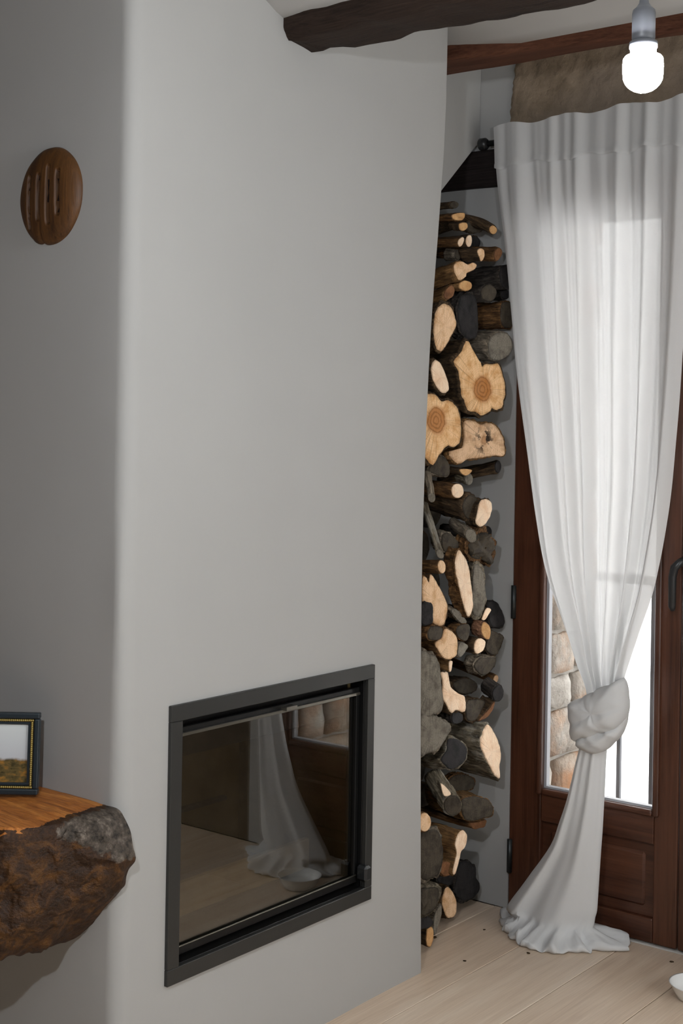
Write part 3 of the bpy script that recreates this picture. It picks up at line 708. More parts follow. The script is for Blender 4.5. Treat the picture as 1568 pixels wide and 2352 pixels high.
pendant((1.50, .22, 2.03), 'lit bulb hanging out of the photograph above the camera', 2800., 3, 10)

# ------------------------------------------------------------------ curtain rod and curtain
YC = 3.675
rod = empty('curtain_rod', (0, YC+.044, 2.433)); tag(rod, 'black curtain rod with a round end above the door', 'curtain rod')
re_ = at(1118, 326, y=YC+.044)
tube('rod', [(re_.x, 0, 0), (1.3, 0, 0)], .010, BLACK, rod)
tube('finial', [(re_.x-.030, 0, 0), (re_.x-.028, 0, 0), (re_.x-.024, 0, 0), (re_.x-.004, 0, 0), (re_.x+.004, 0, 0)], [.008, .015, .0195, .0195, .012], BLACK, rod, 16)
box('bracket', re_.x+.03, re_.x+.045, -.005, YD-YC-.044, -.008, .008, BLACK, rod, .002)

cur = empty('curtain', (.15, YC, 0)); tag(cur, 'sheer white curtain tied in a knot before the glazed door', 'curtain')
LE = [(292, 1134), (430, 1140), (560, 1155), (720, 1170), (870, 1184), (1040, 1206), (1200, 1228), (1320, 1252), (1420, 1290), (1520, 1331), (1575, 1356), (1640, 1366)]
RE = [(292, 1592), (600, 1582), (880, 1564), (1000, 1553), (1150, 1535), (1330, 1498), (1430, 1468), (1530, 1441), (1575, 1432), (1640, 1422)]
NF = 6.0
def folds(s, t):
    q = s+.022*math.sin(7.3*s*2+1.1)+.012*ns(s*9, t*1.2, 5.)
    ph = 2*math.pi*NF*q
    a = math.sin(ph)*(.75+.5*ns(s*5, 3.))+.38*math.sin(2*ph+.8+1.5*t)+.55*ns(s*17, t*1.6, 1.)+.15*ns(s*40, t*4, 7.)
    return a
def curtain_point(s, v, off=0.):
    t = (v-292)/(1640-292)
    lx = at(smooth_interp(LE, v), v, y=YC).x; rx = at(smooth_interp(RE, v), v, y=YC).x
    zt = 0
    amp = interp([(0, .006), (.06, .008), (.12, .014), (.35, .021), (.7, .026), (.9, .024), (1, .018)], t)
    x = lx+(rx-lx)*s + (.10*amp)*math.sin(2*math.pi*NF*s*1.0+.7)
    y = YC-.004+amp*folds(s, t)-off
    # bunching pulls the gathered centre towards the room near the knot
    y -= .03*sstep(.75, 1, t)
    # hem of the header runs level in the world, so z from the left edge plus a small sag
    z = at(smooth_interp(LE, v), v, y=YC).z + (.006*math.sin(2*math.pi*3.3*s)+.012*s)*(1-sstep(0, .1, t))
    return Vector((x, y, z))
NS_, NV = 260, 150
V = []
for j in range(NV+1):
    v = 292+(1640-292)*j/NV
    for i in range(NS_+1): V.append(curtain_point(i/NS_, v)-cur.location)
Fc = [(j*(NS_+1)+i, j*(NS_+1)+i+1, (j+1)*(NS_+1)+i+1, (j+1)*(NS_+1)+i) for j in range(NV) for i in range(NS_)]
mesh('panel', V, Fc, CLOTH, cur, True)
# doubled header band with its loose lower hem
V = []; NH = 16
for j in range(NH+1):
    for i in range(NS_+1):
        s = i/NS_; vv = 293+(94+5*math.sin(s*21)+3*math.sin(s*47))*j/NH
        V.append(curtain_point(s, vv, .004+.004*(j/NH)**2+(.003 if j >= NH-1 else 0))-cur.location)
Fc = [(j*(NS_+1)+i, j*(NS_+1)+i+1, (j+1)*(NS_+1)+i+1, (j+1)*(NS_+1)+i) for j in range(NH) for i in range(NS_)]
mesh('heading', V, Fc, CLOTH_H, cur, True)
# knot: wrapped lump following the tied cloth, with two overlapping turns
def lump(name, outline, ycen, depth, cre, seed, mat):
    """closed lump whose outline (px at depth ycen) is inflated to real thickness, creased along given lines"""
    P3 = [at(u, v, y=ycen) for u, v in outline]; c = sum(P3, Vector())/len(P3)
    n = 72; rad = []
    an = [(math.atan2(p.z-c.z, p.x-c.x), math.hypot(p.x-c.x, p.z-c.z)) for p in P3]; an.sort()
    an = [(an[-1][0]-2*math.pi, an[-1][1])]+an+[(an[0][0]+2*math.pi, an[0][1])]
    rings = []
    m_ = 20
    for k in range(m_+1):
        ph = -math.pi/2+math.pi*k/m_; ring = []
        cp = max(math.cos(ph), .02)**.75
        for i in range(n):
            a = -math.pi+2*math.pi*i/n; R = interp(an, a)*cp
            x, z = c.x+R*math.cos(a), c.z+R*math.sin(a); y = ycen+depth*math.sin(ph)
            d = .005*ns(x*25+seed, z*25, y*25)+.0022*math.sin(150*(z*.85+x*.5)+5*ns(x*20, z*20, seed))
            for (x0, z0), (x1, z1), amt in cre:
                p0 = at(x0, z0, y=ycen); p1 = at(x1, z1, y=ycen); dx, dz = p1.x-p0.x, p1.z-p0.z; l = math.hypot(dx, dz)
                sd = ((x-p0.x)*dz-(z-p0.z)*dx)/l
                d += amt*(sstep(-.004, .004, sd)-math.exp(-(sd/.006)**2)*.6)
            if math.sin(ph) < 0: y -= d
            ring.append(Vector((x, y, z))-cur.location)
        rings.append(ring)
    V, Fc = loft(rings); return mesh(name, V, Fc, mat, cur, True)
lump('knot', [(1312, 1617), (1335, 1606), (1362, 1592), (1395, 1577), (1425, 1560), (1437, 1590), (1439, 1630), (1434, 1672), (1410, 1706), (1384, 1727), (1350, 1726), (1328, 1716), (1321, 1695), (1316, 1655)],
     YC-.045, .052, [((1318, 1703), (1436, 1668), .012), ((1312, 1640), (1432, 1590), -.006), ((1345, 1725), (1405, 1672), .006)], 3., CLOTH_T)
lump('knot_wrap', [(1309, 1616), (1338, 1603), (1366, 1590), (1400, 1574), (1432, 1556), (1441, 1600), (1440, 1640), (1425, 1668), (1385, 1682), (1345, 1694), (1322, 1702), (1314, 1660)],
     YC-.052, .058, [((1316, 1668), (1438, 1622), .006), ((1350, 1600), (1400, 1690), .004)], 11., CLOTH_T)
# tail below the knot, spreading into a heap on the floor
TL = [(1715, 1327), (1760, 1316), (1800, 1307), (1850, 1295), (1900, 1279), (1950, 1262), (2000, 1232), (2050, 1196), (2085, 1168), (2100, 1158)]
TR = [(1715, 1384), (1760, 1381), (1800, 1379), (1850, 1376), (1900, 1373), (1950, 1369), (2000, 1365), (2050, 1361), (2085, 1358), (2100, 1354)]
heap = [(1150, 2105), (1152, 2122), (1165, 2142), (1190, 2163), (1213, 2178), (1240, 2180), (1270, 2190), (1300, 2184), (1330, 2187), (1362, 2180), (1400, 2184), (1437, 2180), (1448, 2163), (1440, 2146), (1410, 2136), (1385, 2127)]
hp3 = [at(u, v, z=.008) for u, v in heap]+[Vector((.22, 3.755, .008)), Vector((.10, 3.760, .008)), Vector((0, 3.755, .008))]
for p in hp3: p.y = min(p.y, 3.760)
hc = Vector((.12, 3.665, 0)); N_ = 120; yt = 3.655
ha = sorted((math.atan2(p.y-hc.y, p.x-hc.x), math.hypot(p.x-hc.x, p.y-hc.y)) for p in hp3)
ha = [(ha[-1][0]-2*math.pi, ha[-1][1])]+ha+[(ha[0][0]+2*math.pi, ha[0][1])]
rings = []
rows = [1700+400*k/46 for k in range(47)]
for v in rows:
    l = at(smooth_interp(TL, v), v, y=yt-.02); r = at(smooth_interp(TR, v), v, y=yt-.02); t = (v-1700)/400; ring = []
    cx, hw = (l.x+r.x)/2, (r.x-l.x)/2; zz = l.z*.5+r.z*.5
    dp = interp([(0, .030), (.4, .036), (.75, .048), (1, .062)], t)
    for i in range(N_):
        a = -math.pi+2*math.pi*i/N_; f = 1+.20*math.sin(5*a+.8+.5*t)*(.6+.6*t)+.06*math.sin(11*a+2-t)+.12*ns(math.cos(a)*2.2, math.sin(a)*2.2, t*1.5)
        fx_ = 1+.03*math.sin(6*a+.8)
        x = cx+hw*math.cos(a)*fx_; y = yt+dp*math.sin(a)*f
        tilt = (x-cx)*interp([(0, 0), (.8, .0), (1, .12)], t)
        ring.append(Vector((x, min(y, 3.758), zz+tilt))-cur.location)
    rings.append(ring)
zl = sum(p.z for p in rings[-1])/N_
for f, zf, amp in ((.55, .048, .007), (.78, .030, .011), (.92, .022, .013), (1.0, .016, .012), (1.01, .008, .005), (.97, .003, .001), (.80, .002, 0)):
    ring = []
    for i in range(N_):
        a = -math.pi+2*math.pi*i/N_; R = interp(ha, a)*f*(1+(.028*math.sin(15*a+1)+.022*math.sin(31*a))*sstep(.6, 1, f)); lp = rings[46][i]+cur.location
        x, y = hc.x+R*math.cos(a), hc.y+R*math.sin(a)
        if f < .9:
            w = .45 if f < .6 else .85; x = lp.x*(1-w)+x*w; y = lp.y*(1-w)+y*w
        z = zf+amp*(math.sin(14*a+3*f)+.8*math.sin(23*a+1.3+5*f)+ns(x*30, y*30, f*3))*.7
        ring.append(Vector((x, min(y, 3.762), max(z, .0015)))-cur.location)
    rings.append(ring)
V, Fc = loft(rings); tl = mesh('tail', V, Fc, CLOTH_T, cur, True)

cur2 = cur.copy(); COL.objects.link(cur2); cur2.location.x += .685; cur2.location.y -= .004
cur2['label'] = 'second knotted white curtain, mirrored in the fireplace glass, right of the frame'; cur2['group'] = 'knotted curtains on the double door'; cur['group'] = 'knotted curtains on the double door'
for ch in list(cur.children):
    c = ch.copy(); COL.objects.link(c); c.parent = cur2

# ------------------------------------------------------------------ firewood
ZM = {1: (950, 440, 5.88), 2: (950, 760, 5.88), 3: (950, 1060, 5.88), 4: (950, 1360, 5.88), 5: (950, 1640, 5.88), 6: (940, 1840, 5.6)}
def E_(cx, cy, rx, ry, rot=0, n=12):
    r = math.radians(rot); return [(cx+rx*math.cos(a)*math.cos(r)-ry*math.sin(a)*math.sin(r), cy+rx*math.cos(a)*math.sin(r)+ry*math.sin(a)*math.cos(r)) for a in [2*math.pi*k/n for k in range(n)]]
def catmull(P, per, closed=True):
    out = []; n = len(P)
    for i in range(n):
        p0, p1, p2, p3 = P[i-1], P[i], P[(i+1) % n], P[(i+2) % n]
        for k in range(per):
            t = k/per
            out.append(.5*((2*p1)+(p2-p0)*t+(2*p0-5*p1+4*p2-p3)*t*t+(3*p1-p0-3*p2+p3)*t**3))
    return out
def resample(P, n):
    L = [0]
    for i in range(len(P)): L.append(L[-1]+(P[(i+1) % len(P)]-P[i]).length)
    out = []; j = 0
    for k in range(n):
        s = L[-1]*k/n
        while L[j+1] < s: j += 1
        t = (s-L[j])/max(1e-9, L[j+1]-L[j]); out.append(P[j].lerp(P[(j+1) % len(P)], t))
    return out
nlog = [0]
def log(zm, poly, xe, label, bark='dark', cut='fresh', axis=(1, 0, 0), nrm=None, L=.17, heart=None, rim=.955, rough=.15, flare=1.0, bend=0., ragged=0.):
    nlog[0] += 1; seed = nlog[0]*7.31
    ox, oy, sc = ZM[zm]
    px = [Vector((ox+a/sc, oy+b/sc)) for a, b in poly]
    ce = sum(px, Vector((0, 0)))/len(px)
    p0 = at(ce.x, ce.y, x=xe); ax = Vector(axis).normalized(); nr = Vector(nrm).normalized() if nrm else ax
    pts = resample(catmull([on_plane(p.x, p.y, p0, nr) for p in px], 6), 64)
    cen = sum(pts, Vector())/len(pts)
    pts = [cen+(p-cen)*(1+.035*ns(p.y*60+seed, p.z*60)+.030*ns(p.y*150+seed, p.z*150)) for p in pts]
    org = cen if heart is None else on_plane(ox+heart[0]/sc, oy+heart[1]/sc, p0, nr)
    Xa = (Vector((0, 0, 1))-ax*ax.z).normalized(); Ya = ax.cross(Xa)
    M = Matrix(((Xa.x, Ya.x, ax.x, org.x), (Xa.y, Ya.y, ax.y, org.y), (Xa.z, Ya.z, ax.z, org.z), (0, 0, 0, 1)))
    Mi = M.inverted(); loc = [Mi @ p for p in pts]; lc = Mi @ cen
    R = sum(((p-lc).xy.length for p in loc))/len(loc)
    Lw = L
    for ratio in (1, .8, .65, .5, .4, .32, .22):
        L = Lw*ratio; V, Fc = body(loc, lc, R, L, seed, rough, flare, bend)
        tree = BVHTree.FromPolygons([M @ v for v in V], Fc)
        if not any(tree.overlap(q) for q in TREES): break
    TREES.append(tree)
    return finish(V, Fc, M, loc, lc, R, seed, label, bark, cut, rim, ragged)
TREES = []
def body(loc, lc, R, L, seed, rough, flare, bend):
    rings = []
    for k, t in enumerate((0, .02, .06, .12, .19, .26, .34, .42, .51, .60, .70, .80, .9, 1.0)):
        ring = []
        s = (1+(flare-1)*t)
        for i, p in enumerate(loc):
            q = (p-lc); a = math.atan2(q.y, q.x)
            d = rough*R*(ns(q.x*26+seed, q.y*26, t*3)+.7*ns(q.x*70+seed, q.y*70, t*7)+.45*ns(q.x*160+seed, q.y*160, t*14))*(0.3 if k == 0 else 1)
            if k in (1, 2): d += .03*R
            dirv = Vector((q.x, q.y)).normalized() if q.xy.length > 1e-6 else Vector((1, 0))
            ring.append(Vector((lc.x+q.x*s+dirv.x*d+bend*t*t*L, lc.y+q.y*s+dirv.y*d, p.z*(1-t)-t*L)))
        rings.append(ring)
    return loft(rings, True, True)
def finish(V, Fc, M, loc, lc, R, seed, label, bark, cut, rim, ragged):
    o = mesh('firewood_log', V, Fc, BARK[bark], None, True); o.matrix_world = M
    tag(o, label, 'log', 'split firewood stacked in the chimney niche')
    # sawn end
    V = []; Fc = []; n = len(loc); zs = [(rim, .0005), (rim-.025, .0028), (rim-.12, .003), (.6, .003), (.3, .003)]
    for s, dz in zs:
        for i, p in enumerate(loc):
            q = p-lc; V.append(Vector((lc.x+q.x*s, lc.y+q.y*s, lc.z+q.z*s+dz+.0012*ns(q.x*s*60+seed, q.y*s*60)+ragged*R*(ns(q.x*s*38+seed, q.y*s*38, 4.)+.25)*(1 if s < rim else .3))))
    V.append(Vector((lc.x, lc.y, lc.z+.003)))
    for k in range(len(zs)-1):
        for i in range(n): Fc.append((k*n+i, k*n+(i+1) % n, (k+1)*n+(i+1) % n, (k+1)*n+i))
    for i in range(n): Fc.append(((len(zs)-1)*n+i, (len(zs)-1)*n+(i+1) % n, len(V)-1))
    cf = mesh('cut_face', V, Fc, CUT[cut], o, True, True)
    ra = cf.data.attributes.new('rim', 'FLOAT', 'POINT'); ra.data.foreach_set('value', [1.0]*n+[.7]*n+[0.0]*(len(V)-2*n))
    return o
DN = lambda d, s=0.: (math.cos(math.radians(d)), s, -math.sin(math.radians(d)))   # axis dipping towards its sawn end
A = log
A(1, E_(540, 180, 60, 50), -.16, 'short dark stub lying on the very top of the firewood pile', 'dark', 'dark')
A(1, E_(1065, 515, 58, 66), -.10, 'long curved dark branch near the pile top with a small amber end beside the curtain', 'dark', 'orange', DN(33), None, .22, None, .86, .1, 1.9, -.55)
A(1, [(500, 320), (580, 290), (680, 292), (668, 370), (620, 395), (540, 385)], -.13, 'ragged orange-ended split log just under the topmost stub', 'brown', 'orange', ragged=.25)
A(1, [(600, 440), (660, 415), (712, 430), (716, 490), (662, 532), (610, 510)], -.12, 'log with a small pinkish-orange end below the ragged one near the pile top', 'dark', 'orange', DN(8))
A(1, [(588, 690), (610, 640), (650, 612), (672, 640), (655, 705), (612, 748)], -.11, 'left one of two thin sticks with pale oval ends side by side', 'brown', 'white', DN(3))
A(1, [(694, 660), (725, 592), (765, 596), (776, 690), (742, 752), (706, 715)], -.11, 'right one of two thin sticks with pale oval ends side by side', 'dark', 'white')
A(1, E_(585, 855, 42, 75), -.15, 'weathered grey log with a dark end below the twin pale sticks', 'grey', 'dark', DN(5), None, .17, None, .9, .1, 1.2)
A(1, [(850, 795), (900, 762), (942, 800), (944, 890), (906, 946), (880, 895)], -.08, 'short upright-looking stick with a pale kidney-shaped end near the curtain', 'dark', 'fresh', DN(4))
A(1, [(1090, 785), (1150, 755), (1192, 820), (1155, 905), (1100, 942), (1072, 870)], -.09, 'forked branch with a reddish-brown end touching the curtain edge', 'brown', 'red', DN(6), None, .22, None, .92)
A(1, [(530, 1010), (565, 950), (630, 942), (690, 965), (730, 985), (800, 955), (850, 990), (822, 1050), (760, 1080), (705, 1110), (690, 1165), (612, 1202), (568, 1150), (535, 1080)], -.08,
  'log with a pale figure-of-eight end in the upper part of the pile', 'tan', 'fresh', DN(-12), (1, -.15, .1))
A(1, E_(690, 1272, 92, 72), -.09, 'round stick with an amber end just under the figure-of-eight log', 'tan', 'orange')
A(1, [(420, 1330), (500, 1262), (548, 1330), (522, 1418), (440, 1462), (392, 1410)], -.08, 'brown log with a dull tan end beside the amber-ended stick', 'tan', 'red', DN(-14), (1, -.2, .1))
A(1, [(1180, 1010), (1300, 1010), (1340, 1150), (1320, 1300), (1200, 1300), (1150, 1160)], -.10, 'thick charcoal-coloured log running behind the curtain below the forked branch', 'black', 'black', DN(-2), None, .19)
A(1, E_(1005, 1370, 112, 122), -.07, 'round log with a blackish end flecked by pale chips near the curtain', 'black', 'dark', rim=.93)
A(1, E_(1230, 1390, 60, 66), -.12, 'small black stub against the wall between two dark logs', 'black', 'black')
A(1, [(255, 1900), (268, 1720), (300, 1590), (400, 1500), (505, 1560), (562, 1700), (572, 1810), (500, 1960), (410, 2125), (340, 2172), (285, 2090)], -.06, 'big log with a tall pale oval sawn end high on the left of the pile', 'dark', 'fresh', (1, -.1, 0))
A(1, [(600, 1470), (640, 1400), (760, 1370), (840, 1430), (856, 1700), (850, 1920), (815, 1995), (700, 1980), (630, 1890), (585, 1700)], -.09, 'log with a smooth slate-black end right of the tall pale oval one', 'black', 'black', rim=.97)
A(1, [(1190, 1500), (1310, 1500), (1350, 1660), (1320, 1830), (1200, 1830), (1160, 1660)], -.09, 'brown barked log running behind the curtain above the grey-ended log', 'brown', 'dark', L=.18)
A(1, [(1000, 2010), (1060, 1930), (1160, 1890), (1260, 1910), (1325, 2010), (1330, 2130), (1262, 2232), (1120, 2292), (1030, 2250), (990, 2140)], -.06, 'grey weathered log end with faint radial cracks beside the curtain', 'grey', 'grey', DN(2), (1, -.35, 0), L=.22)
A(2, [(225, 480), (262, 395), (310, 392), (360, 440), (430, 600), (470, 750), (460, 822), (400, 856), (310, 775), (240, 630)], -.05, 'small log with a slanted pale oval end left of the huge forked log', 'dark', 'white', (1, -.1, 0))
A(2, [(520, 400), (600, 300), (660, 190), (705, 110), (740, 130), (800, 260), (870, 370), (905, 430), (912, 490), (960, 440), (1060, 440), (1140, 430), (1190, 500), (1220, 620), (1250, 760), (1240, 900), (1200, 1050), (1125, 1092), (1055, 1060), (1020, 1120), (930, 1165), (875, 1140), (840, 1105), (720, 1090), (670, 960), (622, 860), (610, 700), (580, 540)],
  -.045, 'largest log of the pile, Y-shaped sawn end with an orange heart', 'dark', 'heart', (1, -.25, 0), L=.18, heart=(925, 790), rough=.05)
A(2, [(120, 900), (200, 826), (300, 850), (370, 930), (480, 920), (560, 980), (622, 1100), (652, 1300), (640, 1480), (590, 1562), (520, 1580), (460, 1560), (380, 1640), (320, 1720), (255, 1832), (150, 1740), (90, 1400)],
  -.035, 'big irregular log with an orange heart half hidden by the chimney edge', 'dark', 'heart', (1, -.2, 0), heart=(300, 1210), rough=.05)
A(2, [(665, 1220), (800, 1200), (900, 1248), (1000, 1230), (1100, 1262), (1190, 1380), (1230, 1520), (1240, 1680), (1180, 1700), (1100, 1692), (900, 1722), (720, 1742), (600, 1812), (520, 1762), (440, 1640), (600, 1605), (660, 1490)],
  -.05, 'wide knotty log with dark holes in its sawn end', 'tan', 'hollow', (1, -.25, 0), heart=(950, 1480), rough=.05)
A(2, E_(1130, 1835, 42, 88), -.09, 'dark branch end sticking out below the wide knotty log', 'dark', 'black', DN(-12), None, .22)
A(2, [(330, 1690), (420, 1710), (482, 1860), (462, 1962), (330, 1955), (190, 1890), (240, 1780)], -.09, 'dull brown log under the irregular log at the chimney edge', 'grey', 'dark', L=.2)
A(2, [(612, 1872), (700, 1862), (782, 1880), (745, 1930), (690, 1955), (640, 1930)], -.085, 'small split piece with a bright orange corner above the round pale stick', 'dark', 'orange', DN(5))
A(2, E_(735, 2000, 55, 85), -.10, 'lichen-grey stub right of the orange-cornered piece', 'mottled', 'grey', DN(15))
A(2, E_(585, 2160, 82, 100), -.07, 'straight brown stick with a round very pale end in mid pile', 'brown', 'white', DN(4), (1, -.25, 0), L=.22, rim=.97)
A(2, E_(240, 2250, 50, 60), -.045, 'slim grey stick slanting down along the chimney edge in mid pile', 'grey', 'grey', (.35, -.2, -.9), (1, -.2, -.5), L=.12)
A(3, [(690, 480), (760, 430), (850, 480), (878, 560), (850, 640), (860, 740), (790, 820), (690, 760), (640, 610)], -.075, 'dark rough log with a dull tan end behind the pale tongue-shaped one', 'dark', 'dark', DN(10), None, .19, None, .9, .12)
A(3, [(868, 580), (900, 525), (965, 498), (1035, 535), (1052, 640), (1005, 780), (912, 890), (830, 832), (850, 700)], -.05, 'log with a tongue-shaped pale pink sawn end beside the white wall', 'dark', 'white', (1, -.1, 0), rim=.97)
A(3, E_(765, 1000, 75, 105, -20), -.055, 'grey branch slanting down to the right below the tongue-shaped log', 'grey', 'grey', (.86, -.1, -.40), (.86, -.3, -.35), .19, None, .93)
A(3, E_(1000, 960, 45, 85), -.12, 'small black stub against the wall behind the slanting grey branch', 'black', 'black')
A(3, [(850, 940), (960, 915), (1050, 1020), (1105, 1110), (1090, 1250), (1032, 1425), (910, 1350), (760, 1320), (690, 1190), (740, 1040)], -.07, 'rough broken log with a jagged dark brown end', 'brown', 'dark', DN(15), None, .17, None, .85, .22, ragged=.35)
A(3, [(370, 1000), (470, 960), (600, 1090), (590, 1180), (545, 1275), (390, 1200)], -.085, 'dark grey log end tucked under the slanting grey branch', 'grey', 'dark', DN(10))
A(3, E_(350, 1240, 48, 70, -30), -.045, 'mossy grey stick dipping along the chimney edge above the small pale end', 'mottled', 'grey', (.45, -.15, -.85), (.9, -.3, -.4), .16)
A(3, E_(370, 1422, 52, 94, -6), -.055, 'thin stick with a small pale oval end near the chimney edge', 'brown', 'fresh', DN(-4), None, .22)
A(3, [(600, 1168), (640, 1210), (695, 1295), (742, 1450), (782, 1750), (797, 1950), (772, 2080), (730, 2115), (680, 2000), (590, 1650), (552, 1450), (556, 1285)], -.05, 'split log with a long narrow pale face standing tall in mid pile', 'brown', 'white', (1, -.05, 0), L=.17, rim=.95)
A(3, [(110, 1560), (150, 1545), (195, 1630), (222, 1510), (290, 1600), (400, 1800), (455, 1950), (440, 2100), (380, 2232), (255, 2192), (180, 1960), (110, 1900)], -.04, 'split log with a broad tan face at the chimney edge in mid pile', 'brown', 'fresh', (1, -.1, 0))
A(3, [(800, 1380), (860, 1340), (935, 1450), (960, 1650), (975, 1850), (940, 2010), (880, 2125), (790, 2100), (770, 1800), (780, 1560)], -.075, 'silvery grey barked log right of the long narrow pale face', 'mottled', 'grey', (1, -.3, -.25), (1, -.5, 0), .2, None, .9, .12)
A(3, [(985, 1905), (1080, 1885), (1172, 1990), (1222, 2130), (1205, 2220), (1130, 2245), (1040, 2225), (1000, 2080)], -.10, 'round black log end leaning on the white wall beside the silver log', 'black', 'black', DN(-10), rim=.97)
A(3, [(912, 2128), (975, 1982), (1036, 2000), (985, 2085), (950, 2142)], -.07, 'thin pale splinter wedged beside the round black log end', 'dark', 'white', DN(3), None, .18, None, .97)
A(3, [(100, 1915), (240, 1925), (252, 2060), (246, 2190), (100, 2195)], -.035, 'black squared block at the chimney edge covering a broad tan face', 'black', 'black', (1, -.2, 0), L=.14)
A(4, [(930, 405), (1005, 440), (1030, 540), (1005, 640), (940, 610), (905, 510)], -.055, 'smooth pinkish peeled log in the lower middle of the pile', 'pink', 'orange', DN(12), (.9, -.5, 0), .2)
A(4, [(240, 455), (350, 465), (385, 500), (362, 620), (300, 650), (200, 640), (180, 540)], -.03, 'dark brown stub overlapping the upper left of a round pale end', 'brown', 'dark', DN(2), None, .2)
A(4, [(400, 500), (455, 490), (560, 570), (592, 700), (572, 850), (500, 912), (390, 890), (310, 770), (275, 680), (370, 610)], -.05, 'log with a round tan sawn end and dark stub over its corner', 'brown', 'fresh', (1, -.1, 0))
A(4, [(490, 240), (560, 222), (640, 300), (712, 400), (650, 432), (550, 340)], -.07, 'grey split wedge above the round tan sawn end', 'grey', 'grey', DN(20), None, .16)
A(4, [(600, 450), (735, 432), (755, 520), (705, 660), (610, 630), (560, 540)], -.07, 'dark brown barked log left of the pinkish peeled one', 'brown', 'dark', (1, -.2, 0))
A(4, [(612, 675), (728, 722), (690, 800), (625, 882), (582, 850)], -.075, 'small squared grey piece right of the round tan sawn end', 'grey', 'grey')
A(4, [(830, 650), (892, 618), (962, 668), (932, 788), (842, 836), (806, 760)], -.06, 'short piece with a small bright chipped pale end below the pinkish log', 'dark', 'white', (1, -.2, 0), rim=.96)
A(4, [(1020, 510), (1110, 545), (1214, 592), (1165, 730), (1110, 850), (1010, 840), (960, 740)], -.085, 'dark wedge of split wood against the white wall right of the chipped piece', 'dark', 'dark', (1, -.2, .1))
A(4, [(880, 890), (990, 880), (1100, 884), (1085, 1000), (955, 1128), (860, 1090), (800, 990)], -.075, 'greenish grey log lying over the scarred dark log', 'grey', 'dark', DN(10), None, .17)
A(4, E_(1130, 1365, 82, 118, 8), -.035, 'long dark log with a pale lengthwise scar and a round black end', 'black', 'black', (.90, -.05, -.42), (.95, -.2, -.3), .22, None, .90, .06)
A(4, E_(1100, 1175, 30, 62, 15), -.10, 'small stick with a tan end behind the scarred dark log', 'brown', 'fresh', DN(12), None, .2)
A(4, [(350, 1085), (400, 1070), (445, 1078), (432, 1200), (520, 1310), (600, 1370), (682, 1425), (680, 1620), (560, 1592), (500, 1642), (425, 1510), (372, 1400), (380, 1220)], -.055, 'split log with a jagged bright torn face below the scarred dark log', 'dark', 'white', (1, -.1, 0), rim=.97, ragged=.08)
A(4, [(80, 850), (210, 828), (300, 880), (345, 1000), (375, 1300), (392, 1500), (360, 1620), (280, 1650), (80, 1650)], -.03, 'broad grey weathered slab at the chimney edge above the cracked grey end', 'grey', 'grey', (1, -.2, 0), L=.14, rim=.985)
A(4, [(80, 1670), (180, 1655), (280, 1660), (400, 1730), (492, 1790), (472, 1900), (400, 2032), (300, 2142), (180, 2185), (80, 2180)], -.03, 'big grey weathered log end with drying cracks at the chimney edge', 'grey', 'grey', (1, -.15, 0), L=.2, rim=.98)
A(4, [(900, 1690), (1000, 1580), (1092, 1465), (1070, 1560), (990, 1680), (880, 1742), (860, 1735)], -.06, 'dark barked log with a thin orange-brown sawn edge near the wall', 'dark', 'red', DN(18), None, .2, None, .95)
A(4, [(700, 1480), (820, 1440), (960, 1470), (900, 1620), (850, 1735), (720, 1740), (690, 1640)], -.075, 'dark barked log right of the jagged torn face', 'dark', 'dark', (1, -.1, 0))
A(4, [(472, 935), (512, 930), (508, 1000), (494, 1062), (470, 1070)], -.06, 'narrow pale splinter hanging under the round tan sawn end', 'tan', 'white', DN(2), None, .18, None, .97)
A(4, [(520, 1600), (600, 1620), (655, 1660), (650, 1740), (560, 1780), (505, 1740)], -.07, 'black little log end under the jagged torn face', 'black', 'black')
A(5, [(445, 330), (560, 318), (650, 370), (712, 440), (722, 560), (650, 690), (500, 762), (400, 700), (350, 610), (430, 480)], -.04, 'log with a wide black oval end below the jagged torn one', 'mottled', 'black', (1, -.2, .1), rim=.93)
A(5, [(930, 190), (1000, 120), (1080, 240), (1160, 440), (1172, 620), (1152, 740), (1162, 890), (1080, 832), (1010, 700), (950, 580), (880, 385)], -.045, 'mossy log with a tall pointed pale face beside the white wall low in the pile', 'mottled', 'white', DN(3), (1, 0, 0), .27, None, .95, .10)
A(5, E_(520, 1230, 130, 150), -.05, 'lichen-spotted log slanting down with a burred end at the chimney edge', 'mottled', 'dark', (.72, -.2, -.55), (.9, -.3, -.2), .17, None, .9, .16)
A(5, [(360, 930), (420, 970), (500, 1070), (440, 1108), (395, 1090), (370, 1000)], -.02, 'white chip of split wood lying on the lichen-spotted log', 'mottled', 'white', (.8, -.4, -.4), (.8, -.5, .1), .03)
A(5, [(630, 1160), (740, 1115), (840, 1108), (1000, 1152), (1072, 1250), (1060, 1370), (950, 1412), (790, 1450), (690, 1430), (640, 1330)], -.065, 'log with a broad dark brown oval end near the wall low in the pile', 'tan', 'dark', (1, -.3, 0), rim=.96)
A(5, [(745, 1470), (860, 1455), (970, 1425), (955, 1520), (880, 1540), (800, 1556)], -.09, 'small brown stick under the broad dark oval end', 'brown', 'red', DN(3), None, .2)
A(5, E_(140, 1460, 88, 132), -.025, 'half-hidden log with a tan oval end at the chimney edge low in the pile', 'brown', 'fresh', (1, -.1, 0))
A(5, [(590, 1620), (640, 1560), (690, 1575), (717, 1660), (690, 1785), (632, 1855), (600, 1990), (548, 2172), (518, 2155), (545, 1990), (572, 1880), (550, 1750)], -.05, 'split log with a pale keyhole-shaped face low in the pile', 'tan', 'white', (1, -.05, 0), L=.2, rim=.96)
A(5, E_(430, 2090, 95, 105), -.07, 'brown split log lying under the keyhole-shaped pale face', 'tan', 'red', DN(4), (1, -.3, 0), .2)
